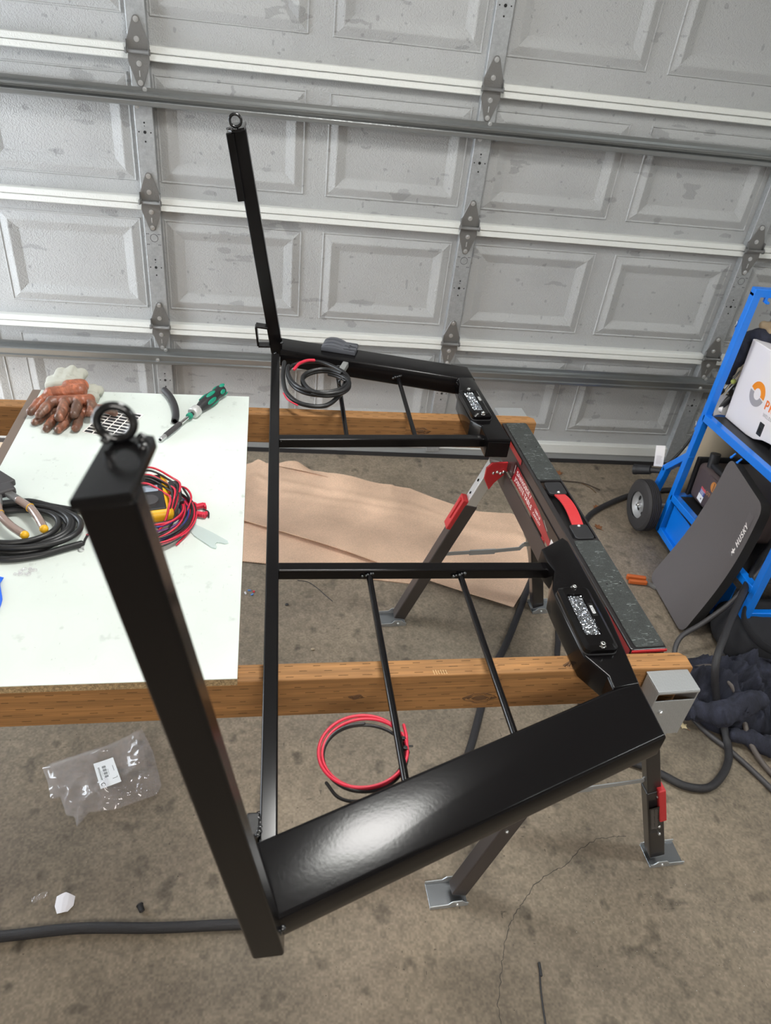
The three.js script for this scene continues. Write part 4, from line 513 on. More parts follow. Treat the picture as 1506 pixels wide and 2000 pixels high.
{ // ratcheting screwdriver with teal and black handle
  const t = thing('screwdriver', 'teal and black screwdriver with silver collar and long bit holder on the white board', 'screwdriver', [0, 0, 0]);
  const A = V(0.198, TB + 0.0085, 1.240), B = V(0.324, TB + 0.0195, 0.990), d = B.clone().sub(A).normalize(), Lx = A.distanceTo(B), at = (f) => A.clone().addScaledVector(d, f * Lx).toArray();
  const Q = new THREE.Matrix4().makeRotationFromQuaternion(new THREE.Quaternion().setFromUnitVectors(V(0, 1, 0), d)); const lathe = (prof, n = 24) => { const g = new THREE.LatheGeometry(prof.map(([r, y]) => new THREE.Vector2(r, y * Lx)), n); g.applyMatrix4(Q); g.translate(...A.toArray()); return g; };
  part('bit_tip', lathe([[0, 0.0], [0.0035, 0.0], [0.0036, -0.004], [0.0052, -0.004], [0.0056, 0.006], [0.0056, 0.075], [0, 0.075]]), M.zinc, t); part('bit_socket', rod(at(-0.001), at(-0.0065), 0.0036), M.hole, t);
  part('sleeve', lathe([[0, 0.07], [0.0063, 0.07], [0.0066, 0.075], [0.0066, 0.285], [0.006, 0.295], [0, 0.295]]), M.greyHose, t); part('shaft', rod(at(0.28), at(0.45), 0.0042), M.chrome, t);
  part('teal_ring', lathe([[0, 0.42], [0.007, 0.42], [0.0085, 0.43], [0.0085, 0.455], [0.007, 0.462], [0, 0.462]]), M.teal, t); part('neck', rod(at(0.455), at(0.50), 0.006), M.darkPlastic, t);
  part('collar', lathe([[0, 0.485], [0.0125, 0.485], [0.0148, 0.497], [0.0152, 0.53], [0.0148, 0.565], [0.0125, 0.572], [0, 0.572]], 12), M.silver, t);
  const hp = [[0, 0.565], [0.0105, 0.57], [0.0105, 0.60], [0.0135, 0.65], [0.0160, 0.72], [0.0168, 0.79], [0.0155, 0.85], [0.0135, 0.89], [0.0148, 0.93], [0.0158, 0.965], [0.0140, 0.992], [0.008, 1.003], [0, 1.004]];
  const hd = part('handle', lathe(hp, 32), M.darkPlastic, t); const side = V(-d.z, 0, d.x).normalize(), up = new THREE.Vector3().crossVectors(d, side).multiplyScalar(-1);
  for (let k = 0; k < 6; k++) { const a = k / 6 * 6.283 + 0.4, n = side.clone().multiplyScalar(Math.cos(a)).addScaledVector(up, Math.sin(a)); for (const [f, r, l] of [[0.76, 0.0158, 0.020], [0.955, 0.0145, 0.011]]) { const g = new THREE.SphereGeometry(1, 14, 10); g.scale(0.0060, l, 0.0028); g.applyMatrix4(new THREE.Matrix4().makeBasis(new THREE.Vector3().crossVectors(d, n), d, n)); g.translate(...V3(at(f + (k % 2 ? 0.03 : -0.02))).addScaledVector(n, r).toArray()); part('grip_inset', g, M.teal, hd); } }
}
{ // black cable coil with amber-gripped pliers lying in it
  const t = thing('cable_coil', 'coil of thick black cable on the left side of the white board under the pliers', 'cable coil', [0, 0, 0]);
  const cx = -0.028, cz = 1.592, pts = []; for (let i = 0; i <= 110; i++) { const a = -0.2 + i / 22 * 6.283, k = i / 22, rx = 0.088 + 0.030 * Math.sin(k * 2.1) * 0.5 + k * 0.004, rz = 0.066 + 0.008 * Math.cos(k * 1.7); pts.push([cx + rx * Math.cos(a) + 0.006 * Math.sin(k * 5), TB + 0.0068 + 0.0075 * (k % 2.4) * (0.6 + 0.4 * Math.sin(a * 0.5)), cz + rz * Math.sin(a) + 0.005 * Math.cos(k * 3)]); }
  part('cable', tube(pts, 0.0062, 600, 10), M.cableBlack, t);
  part('cable_end', tube([[-0.08, TB + 0.012, 1.530], [-0.03, TB + 0.016, 1.513], [0.02, TB + 0.010, 1.520], [0.062, TB + 0.007, 1.526], [0.085, TB + 0.0065, 1.528]], 0.0062, 60, 10), M.cableBlack, t);
  part('cable_end', tube([[-0.09, TB + 0.008, 1.665], [-0.03, TB + 0.007, 1.686], [0.03, TB + 0.0065, 1.675], [0.075, TB + 0.0065, 1.652], [0.104, TB + 0.0065, 1.636]], 0.0068, 60, 10), M.cableBlack, t);
  const u = thing('pliers', 'pliers with clear amber-tipped grips resting on the black cable coil', 'pliers', [0, 0, 0]);
  const y = TB + 0.030, grip = phy({ color: rgb(0.30, 0.22, 0.19), roughness: 0.2, clearcoat: 0.8, clearcoatRoughness: 0.08 });
  part('jaw', merge([bar([-0.070, y, 1.478], [-0.120, y + 0.004, 1.44], 0.030, 0.016, 0.004), put(rbox(0.044, 0.018, 0.034, 0.006), -0.078, y, 1.497, 0, 0.6, 0)]), M.greyHose, u);
  part('handle_strap', merge([bar([-0.072, y, 1.500], [-0.038, y - 0.002, 1.528], 0.016, 0.010, 0.003), bar([-0.086, y, 1.505], [-0.072, y - 0.002, 1.548], 0.016, 0.010, 0.003)]), M.hinge, u);
  for (const [c, e] of [[[[-0.040, y - 0.002, 1.526], [-0.012, y - 0.004, 1.548], [0.012, y - 0.006, 1.580], [0.028, y - 0.008, 1.606]], [0.0305, y - 0.008, 1.611]], [[[-0.076, y - 0.002, 1.540], [-0.062, y - 0.004, 1.572], [-0.034, y - 0.006, 1.604], [-0.004, y - 0.008, 1.628]], [0.000, y - 0.008, 1.631]]]) {
    const g = part('grip', tube(c, 0.0082, 40, 12), grip, u, 'clear brown grip'); part('tip', put(new THREE.SphereGeometry(0.0086, 14, 10), ...e), M.yellow, g, 'amber tip'); part('band', put(new THREE.TorusGeometry(0.0083, 0.0012, 6, 18), ...c[1], 0, 0.9, 0), M.yellow, g, 'amber band');
  }
}
{ // yellow and black meter buried in red and black wire
  const t = thing('meter', 'yellow and black handheld meter half hidden by the coiled wires', 'meter', [0.214, TB + 0.021, 1.505], 0.25);
  part('holster', rbox(0.088, 0.038, 0.150, 0.014, 4), M.yellow, t); part('face', put(rbox(0.064, 0.006, 0.126, 0.004), -0.002, 0.0185, 0), M.darkPlastic, t); part('display', put(rbox(0.040, 0.002, 0.022, 0.001), 0.0, 0.0222, -0.01), std({ color: rgb(0.30, 0.36, 0.44), roughness: 0.3 }), t); part('dial', put(new THREE.CylinderGeometry(0.017, 0.019, 0.007, 24), 0, 0.0235, 0.035), M.greyHose, t);
  const u = thing('wire_bundle', 'tangled bundle of red, black and blue wires with red connectors piled on the white board', 'wire bundle', [0, 0, 0]);
  const r = rng(41), arcs = [['red_wire', M.cableRed, 8, 'red wire'], ['black_wire', M.cableBlack, 8, 'black wire'], ['blue_wire', std({ color: rgb(0.03, 0.045, 0.22), roughness: 0.4 }), 2, 'blue wire'], ['violet_wire', std({ color: rgb(0.25, 0.09, 0.30), roughness: 0.4 }), 1, 'violet wire']];
  let layer = 0; for (const [n, m, k, lab] of arcs) for (let i = 0; i < k; i++) {       // wide loops sweeping round the meter
    const a0 = 0.1 + 0.2 * r(), a1 = 2.6 + 0.5 * r(), rx = 0.068 + 0.034 * (i / k) + 0.008 * r(), rz = 0.060 + 0.050 * (i / k) + 0.012 * r(), h = 0.005 + 0.030 * (1 - i / k) * r() + 0.004, p = []; layer++;
    for (let q = 0; q <= 14; q++) { const a = -a0 * 4 + q / 14 * (a1 + a0 * 4), s = Math.sin(a); p.push([0.213 + rx * Math.cos(a), TB + 0.003 + h * (0.45 + 0.55 * Math.abs(Math.sin(a * 0.9 + i))), 1.545 + rz * s]); }
    part(n, tube(p, 0.0023, 60, 6), m, u, lab);
  }
  for (const [n, m, z0, rr] of [['red_wire', M.cableRed, 1.432, 0.074], ['black_wire', M.cableBlack, 1.440, 0.070], ['red_wire', M.cableRed, 1.452, 0.066], ['black_wire', M.cableBlack, 1.462, 0.062], ['red_wire', M.cableRed, 1.478, 0.060], ['black_wire', M.cableBlack, 1.470, 0.078]]) { const p = []; for (let q = 0; q <= 12; q++) { const a = -2.0 + q / 12 * 2.9; p.push([0.205 + rr * Math.cos(a), TB + 0.046 + 0.006 * Math.sin(q) - (q > 9 ? (q - 9) * 0.011 : 0), z0 + 0.072 + rr * 1.05 * Math.sin(a)]); } part(n, tube(p, 0.0024, 60, 6), m, u); }
  part('red_wire', tube([[0.262, TB + 0.03, 1.462], [0.284, TB + 0.028, 1.466], [0.299, TB + 0.024, 1.492], [0.296, TB + 0.016, 1.520], [0.283, TB + 0.014, 1.56]], 0.0023, 40, 6), M.cableRed, u, 'red wire');
  part('red_wire', tube([[0.296, TB + 0.014, 1.505], [0.306, TB + 0.008, 1.535], [0.304, TB + 0.004, 1.585], [0.285, TB + 0.004, 1.63]], 0.0021, 40, 6), M.cableRed, u, 'red wire');
  part('black_wire', tube([[0.280, TB + 0.03, 1.470], [0.297, TB + 0.02, 1.50], [0.300, TB + 0.01, 1.545], [0.288, TB + 0.006, 1.575]], 0.0024, 40, 6), M.cableBlack, u, 'black wire');
  part('connector', merge([bar([0.258, TB + 0.036, 1.462], [0.272, TB + 0.036, 1.505], 0.022, 0.016, 0.003), bar([0.268, TB + 0.034, 1.50], [0.282, TB + 0.03, 1.525], 0.016, 0.012, 0.003)]), M.darkPlastic, u, 'black plug');
  for (const [x, z, a] of [[0.318, 1.502, 0.3], [0.322, 1.532, -0.4]]) part('connector', merge([put(rbox(0.018, 0.009, 0.011, 0.002), x, TB + 0.0075, z, 0, a, 0.1), put(rbox(0.006, 0.011, 0.014, 0.002), x + 0.010, TB + 0.0075, z + 0.001, 0, a, 0)]), M.cableRed, u, 'red spade connector');
  part('red_wire', tube([[0.298, TB + 0.010, 1.497], [0.306, TB + 0.012, 1.498], [0.312, TB + 0.008, 1.501]], 0.0022, 16, 6), M.cableRed, u); part('black_wire', tube([[0.326, TB + 0.006, 1.512], [0.336, TB + 0.004, 1.518], [0.339, TB + 0.003, 1.535]], 0.0020, 16, 6), M.cableBlack, u);
}
{ // translucent pry tool with forked end
  const s = [[0.288, 1.556], [0.299, 1.549], [0.345, 1.581], [0.384, 1.612], [0.386, 1.619], [0.379, 1.622], [0.371, 1.619], [0.363, 1.618], [0.360, 1.623], [0.364, 1.630], [0.363, 1.637], [0.355, 1.635], [0.315, 1.597]];
  const t = thing('pry_tool', 'flat translucent plastic pry tool with a forked end on the white board', 'pry tool'); part('blade', prism(s, TB + 0.0003, TB + 0.0028, 0.0006), M.clearGrey, t);
}
{ // ring terminal on a short lead
  const t = thing('ring_terminal', 'short black lead with a silver ring terminal beside the near rack post', 'wire'); part('lead', tube([[0.135, TB + 0.004, 1.565], [0.113, TB + 0.004, 1.592], [0.107, TB + 0.0035, 1.618], [0.107, TB + 0.003, 1.634]], 0.0026, 24, 8), M.cableBlack, t); part('crimp', put(rbox(0.0065, 0.004, 0.010, 0.0015), 0.1065, TB + 0.003, 1.638), M.zinc, t); part('ring', put(new THREE.TorusGeometry(0.0048, 0.0013, 6, 24).scale(1, 1, 0.6), 0.1055, TB + 0.0014, 1.648, Math.PI / 2), M.zinc, t); part('red_mark', put(rbox(0.005, 0.005, 0.004, 0.001), 0.1085, TB + 0.004, 1.606), M.cableRed, t);
}
{ // clear plastic crumbs, blue tape
  const t = thing('plastic_scrap', 'clump of clear plastic crumbs on the white board in front of the black cable', 'plastic scrap'); const r = rng(6), g = []; for (let i = 0; i < 14; i++) { const e = new THREE.IcosahedronGeometry(0.0026 + 0.003 * r(), 0); e.scale(1, 0.6, 1); e.rotateY(r() * 6); e.translate(0.022 + (r() - 0.5) * 0.034, TB + 0.0022, 1.713 + (r() - 0.5) * 0.020); g.push(e); } part('crumbs', merge(g), M.clear, t).userData.kind = 'stuff';
  const top = [[-0.050, 1.722], [-0.012, 1.731]], right = [[-0.012, 1.731], [-0.012, 1.75], [0.004, 1.79], [0.006, 1.82]], bottom = [[-0.06, 1.85], [0.006, 1.82]], left = [[-0.050, 1.722], [-0.06, 1.85]];
  const tp = thing('masking_tape', 'torn piece of bright blue masking tape at the left edge of the white board', 'tape'); part('strip', thick(coons(top, right, bottom, left, 12, 16, (x, z, u, v) => TB + 0.0045 + 0.003 * Math.sin(u * 5 + v * 7)), 0.0006), M.tape, tp);
}
// ------------------------------------------------------------------ on the floor
{ // two sheets of kraft cardboard
  const top = [[0.06, 0.10], [0.335, 0.098], [0.382, 0.066], [0.416, 0.101], [0.50, 0.104], [0.57, 0.116], [0.68, 0.157], [0.79, 0.175], [0.898, 0.215], [1.028, 0.246], [1.12, 0.31], [1.214, 0.367], [1.301, 0.406], [1.443, 0.411], [1.466, 0.452]];
  const right = [[1.466, 0.452], [1.45, 0.62], [1.42, 0.80], [1.36, 0.90], [1.307, 0.982]], bottom = [[0.06, 0.43], [0.346, 0.512], [0.481, 0.577], [0.758, 0.706], [1.024, 0.842], [1.136, 0.897], [1.307, 0.982]], left = [[0.06, 0.10], [0.06, 0.43]];
  const t = thing('cardboard_sheet', 'large torn kraft cardboard sheet with a curled edge on the floor under the sawhorse', 'cardboard');
  const hf = (x, z, u, v) => 0.0065 + 0.018 * Math.pow(v, 6) * (0.6 + 0.4 * Math.sin(u * 3.1)) + 0.006 * Math.pow(u, 4) + 0.004 * Math.sin(u * 9 + v * 7) * Math.sin(v * 5) + 0.006 * Math.max(0, 1 - Math.abs(v - 0.28 + 0.05 * u) * 14) + 0.005 * Math.max(0, 1 - Math.abs(v - 0.5 + 0.25 * u) * 18) * Math.min(1, 3 * u) + 0.006 * fbm(x * 5, z * 9, 333, 3) + 0.010 * Math.pow(1 - v, 8) * (0.5 + 0.5 * Math.sin(u * 31)) * (u > 0.2 && u < 0.62 ? 1 : 0.2);
  part('sheet', thick(coons(top, right, bottom, left, 120, 46, (...a) => Math.max(0.0058, hf(...a))), 0.0035), M.kraft, t);
  const fl = part('torn_flap', thick(coons([[0.47, 0.098], [0.55, 0.092], [0.60, 0.120], [0.66, 0.150]], [[0.66, 0.150], [0.68, 0.19]], [[0.47, 0.12], [0.58, 0.15], [0.68, 0.19]], [[0.47, 0.098], [0.47, 0.12]], 24, 4, (x, z, u, v) => 0.020 + 0.012 * Math.sin(u * 6) * (1 - v)), 0.002), M.kraft, t); fl.position.y = 0.0;
  const b = thing('cardboard_sheet', 'lower kraft cardboard sheet showing below the folded edge of the larger sheet', 'cardboard');
  part('sheet', thick(coons([[0.06, 0.36], [0.40, 0.47], [0.75, 0.62], [0.99, 0.74]], [[0.99, 0.74], [1.0, 0.848]], [[0.06, 0.69], [0.35, 0.735], [0.475, 0.752], [0.771, 0.815], [1.0, 0.848]], [[0.06, 0.36], [0.06, 0.69]], 50, 14, (x, z, u, v) => 0.0045 + 0.010 * Math.pow(v, 5) * Math.pow(Math.sin(u * 3.14), 2) * 0.5), 0.0035), M.kraft, b);
}
{ // clear plastic bag with a printed label
  const top = [[-0.116, 1.582], [-0.098, 1.566], [0.047, 1.508], [0.117, 1.46]], right = [[0.117, 1.46], [0.159, 1.536], [0.184, 1.606], [0.196, 1.64], [0.187, 1.666]], bottom = [[0.008, 1.75], [0.028, 1.71], [0.091, 1.705], [0.187, 1.666]], left = [[-0.116, 1.582], [-0.089, 1.63], [-0.074, 1.67], [-0.051, 1.666], [-0.024, 1.718], [-0.004, 1.721], [0.008, 1.75]];
  const t = thing('plastic_bag', 'crumpled clear plastic bag with a white barcode label on the concrete floor', 'plastic bag'); const edge = (u, v) => Math.min(1, 9 * Math.min(u, 1 - u, v, 1 - v) + 0.15);
  const crease = (x, z, s) => Math.pow(ridge(x * 15 + 3, z * 15, s, 2), 3.0);
  part('upper_film', coons(top, right, bottom, left, 120, 84, (x, z, u, v) => 0.004 + edge(u, v) * (0.007 + 0.045 * crease(x * 0.8, z * 0.8, 61) * (0.35 + 0.9 * Math.abs(v - 0.35)) + 0.0100 * ridge(x * 30, z * 30, 64, 2) * Math.max(0.15, Math.min(1, (v - 0.45) * 4, 1) , Math.min(1, (0.25 - u) * 6), Math.min(1, (u - 0.72) * 6)))), M.clear, t);
  part('lower_film', coons(top, right, bottom, left, 60, 42, (x, z, u, v) => 0.0015 + 0.003 * ridge(x * 24, z * 24, 71, 2) * edge(u, v)), M.clear, t);
  const map = canvasTex(420, 560, (x, w, h) => { x.fillStyle = '#e9edf0'; x.fillRect(0, 0, w, h); x.translate(w, 0); x.rotate(Math.PI / 2); x.fillStyle = '#22262a'; x.save(); x.translate(0, 0); x.font = 'bold 50px sans-serif'; x.textBaseline = 'middle'; x.fillText('SPEEDWARE', 110, 345, 300); x.font = '20px sans-serif'; x.fillText('MOTORSPORTS', 200, 302); let q = 110; for (let i = 0; i < 38; i++) { const bw = 3 + ((i * 37) % 5) * 2; if (i % 2 === 0) x.fillRect(q, 200, bw, 78); q += bw; if (q > 470) break; } x.font = '24px sans-serif'; x.fillText('910 34517-L', 200, 178); x.fillRect(160, 60, 120, 8); x.fillRect(430, 40, 8, 100); x.fillRect(400, 40, 30, 6); x.lineWidth = 12; x.strokeStyle = '#22262a'; x.beginPath(); x.arc(488, 345, 34, 0.9, 5.4); x.stroke(); x.restore(); });
  const lab = coons([[0.016, 1.587], [0.063, 1.570]], [[0.063, 1.570], [0.098, 1.643]], [[0.050, 1.662], [0.098, 1.643]], [[0.016, 1.587], [0.050, 1.662]], 10, 10, (x, z, u, v) => 0.0285 + 0.003 * u * u); const uv = lab.attributes.uv; for (let j = 0; j <= 10; j++) for (let i = 0; i <= 10; i++) uv.setXY(j * 11 + i, i / 10, 1 - j / 10);
  part('barcode_label', lab, std({ map, roughness: 0.6, side: THREE.DoubleSide }), t, 'white barcode label');
}
{ const t = thing('paper_scrap', 'small curled scrap of white paper lying on the floor left of the rack post foot', 'paper'); part('scrap', thick(coons([[0.002, 1.918], [0.022, 1.912], [0.043, 1.919]], [[0.043, 1.919], [0.044, 1.94], [0.034, 1.953]], [[0.012, 1.957], [0.022, 1.957], [0.034, 1.953]], [[0.002, 1.918], [0.003, 1.94], [0.012, 1.957]], 14, 14, (x, z, u, v) => 0.0015 + 0.007 * Math.sin(u * 3.14) * (1 - v * 0.5)), 0.0003), M.paper, t); }
{ const t = thing('film_scrap', 'tiny crinkled shred of clear film on the floor beside the paper scrap', 'plastic scrap'); part('shred', coons([[-0.052, 1.922], [-0.02, 1.905]], [[-0.02, 1.905], [-0.018, 1.918]], [[-0.046, 1.935], [-0.018, 1.918]], [[-0.052, 1.922], [-0.046, 1.935]], 16, 8, (x, z) => 0.002 + 0.007 * ridge(x * 120, z * 120, 81, 2)), M.clear, t); }
{ const t = thing('black_cap', 'small ribbed black cap lying on the floor near the hose', 'cap'); part('cap', rod([0.191, 0.007, 1.947], [0.199, 0.0062, 1.962], 0.0072, 0.0062, 16), M.darkPlastic, t); part('rim', put(new THREE.TorusGeometry(0.0068, 0.0013, 6, 18), 0.192, 0.0072, 1.949, 0, 0.5, 0), M.rubber, t); part('bore', rod([0.1986, 0.0062, 1.9612], [0.1994, 0.0062, 1.9627], 0.0042, 0.0042, 14), M.greyHose, t); }
{ const t = thing('zip_tie', 'thin curved black zip tie on the floor below the rack cross bar', 'zip tie'); part('strip', tube([[0.552, 0.0016, 0.829], [0.585, 0.0016, 0.836], [0.62, 0.0016, 0.868], [0.648, 0.0016, 0.905], [0.672, 0.0016, 0.935]], 0.0014, 40, 6), M.rubber, t); }
{ const t = thing('zip_tie', 'long straight black zip tie with its head on the floor in front of the sawhorse', 'zip tie'); part('strip', tube([[1.0985, 0.0024, 2.128], [1.091, 0.0022, 2.165], [1.086, 0.002, 2.20], [1.082, 0.002, 2.24], [1.075, 0.002, 2.30]], 0.0021, 40, 6), M.rubber, t); part('head', bar([1.0995, 0.0045, 2.117], [1.0975, 0.004, 2.146], 0.0058, 0.0062, 0.0015), M.darkPlastic, t); }
{ // hoses on the floor
  const t = thing('floor_hose', 'thick black hose lying along the floor below the board and past the rack post', 'hose'); part('hose', tube([[-0.95, 0.0125, 1.98], [-0.5, 0.0125, 2.02], [-0.25, 0.0125, 2.008], [-0.092, 0.0125, 2.005], [0.066, 0.0125, 1.996], [0.231, 0.0125, 2.003], [0.343, 0.0125, 2.004], [0.50, 0.0125, 2.0], [0.60, 0.0125, 1.97], [0.72, 0.0125, 1.91], [0.84, 0.0125, 1.83], [0.93, 0.0125, 1.745], [1.012, 0.0125, 1.615], [1.061, 0.0125, 1.514], [1.107, 0.0125, 1.404], [1.169, 0.0125, 1.263], [1.234, 0.0125, 1.164], [1.32, 0.0125, 1.007], [1.40, 0.0125, 0.852], [1.468, 0.0125, 0.74], [1.57, 0.0125, 0.62], [1.72, 0.0125, 0.49], [1.79, 0.0115, 0.40], [1.93, 0.0115, 0.30], [2.06, 0.0115, 0.235], [2.30, 0.0115, 0.19], [2.6, 0.0115, 0.2]], 0.0118, 320, 12), M.hose, t);
  const u = thing('floor_hose', 'short loop of black hose on the floor under the sawhorse, behind the light pod', 'hose'); part('hose', tube([[1.62, 0.0105, 0.93], [1.55, 0.0105, 0.955], [1.505, 0.0105, 0.995], [1.455, 0.0105, 1.06], [1.432, 0.0105, 1.13], [1.405, 0.0105, 1.22], [1.41, 0.0105, 1.33], [1.46, 0.0105, 1.46], [1.51, 0.0105, 1.58]], 0.0098, 90, 10), M.hose, u);
}
{ // leaves, twig, sweepings
  const lf = (label, x, z, s, a, c) => { const t = thing('dry_leaf', label, 'leaf', [x, 0.002, z], a); const sh = new THREE.Shape(); sh.moveTo(0, -1); for (const [px, py] of [[0.35, -0.5], [0.8, -0.35], [0.45, 0.0], [0.7, 0.45], [0.25, 0.4], [0, 1], [-0.25, 0.45], [-0.75, 0.4], [-0.42, 0.0], [-0.85, -0.4], [-0.3, -0.5]]) sh.lineTo(px, py); const g = new THREE.ExtrudeGeometry(sh, { depth: 0.03, bevelEnabled: false }); const p = g.attributes.position; for (let i = 0; i < p.count; i++) p.setZ(i, p.getZ(i) + 0.25 * p.getX(i) * p.getX(i) + 0.12 * p.getY(i) * p.getY(i)); g.scale(s, s, s); g.rotateX(-Math.PI / 2); g.computeVertexNormals(); part('blade', g, c ?? M.leaf, t); part('stem', rod([0, 0.001, s], [s * 0.2, 0.001, s * 1.5], 0.0008, 0.0006, 6), M.leaf, t); };
  const pale = std({ color: rgb(0.52, 0.43, 0.26), roughness: 0.8 });
  lf('dry brown leaf on the floor left of the cart wheel, nearer the sawhorse handle', 1.80, 0.475, 0.021, 0.4); lf('dry brown leaf beside the black hose near the cart wheel', 1.84, 0.335, 0.020, 2.0); lf('pale dry leaf by the cart wheel and hose', 1.80, 0.385, 0.012, 1.0, pale); lf('dry brown leaf lying close to the door seal behind the sawhorse end', 1.745, 0.075, 0.022, 2.6); lf('pale cream leaf scrap on the floor beside the beam support', 1.735, 1.475, 0.017, 0.6, pale);
  const t = thing('twig', 'thin dark forked twig on the floor in front of the garage door', 'twig'); part('stem', tube([[1.50, 0.003, 0.135], [1.60, 0.004, 0.125], [1.72, 0.006, 0.14], [1.84, 0.004, 0.155], [1.90, 0.003, 0.20]], 0.0028, 40, 6), std({ color: rgb(0.05, 0.035, 0.025), roughness: 0.9 }), t); part('branch', tube([[1.83, 0.004, 0.155], [1.86, 0.003, 0.185], [1.875, 0.003, 0.225]], 0.0018, 16, 5), M.slit, t);
  const r = rng(99), n = 900, im = new THREE.InstancedMesh(new THREE.TetrahedronGeometry(0.0016), std({ color: 0xffffff, roughness: 0.9 }), n), m4 = new THREE.Matrix4(), q = new THREE.Quaternion(), c = new THREE.Color();
  for (let i = 0; i < n; i++) { const k = r(), near = k < 0.25, x = near ? 1.2 + 0.5 * r() : -0.4 + 3.0 * r(), z = near ? 1.95 + 0.25 * r() : k < 0.55 ? 0.01 + 0.12 * r() : 0.05 + 2.4 * r(), s = 0.4 + 0.9 * r() * r(); q.setFromEuler(new THREE.Euler(r() * 6, r() * 6, r() * 6)); m4.compose(V(x, 0.0008, z), q, V(s, s * 0.6, s)); im.setMatrixAt(i, m4); r() < 0.45 ? c.setRGB(0.45, 0.42, 0.38) : c.setRGB(0.05, 0.04, 0.03); im.setColorAt(i, c); }
  im.name = numbered('floor_debris'); tag(im, 'scattered pale and dark crumbs of grit on the concrete floor', 'debris', null, 'stuff'); shadowed(im); scene.add(im);
  const bl = thing('blue_bits', 'few torn blue and white plastic bits on the floor right of the board', 'plastic scrap'); const mb = std({ color: rgb(0.10, 0.28, 0.70), roughness: 0.6 }); for (const [x, z, m] of [[0.385, 0.885, mb], [0.395, 0.905, mb], [0.372, 0.898, M.paper], [0.40, 0.89, M.cableRed]]) part('bit', put(rbox(0.011, 0.003, 0.006, 0.001, 1), x, 0.002, z, 0, x * 90, 0.2), m, bl);
  for (const [lab, x, z] of [['small dark metal chip on the floor beside the rack long rail, nearer the zip tie', 0.515, 0.955], ['small pale stone chip on the floor near the wooden beam and rail', 0.60, 1.16]]) { const s = thing('floor_chip', lab, 'chip', [x, 0.004, z]); part('chip', new THREE.IcosahedronGeometry(0.007, 0).scale(1.1, 0.5, 0.8), x < 0.55 ? M.rubber : M.tank, s); }
}
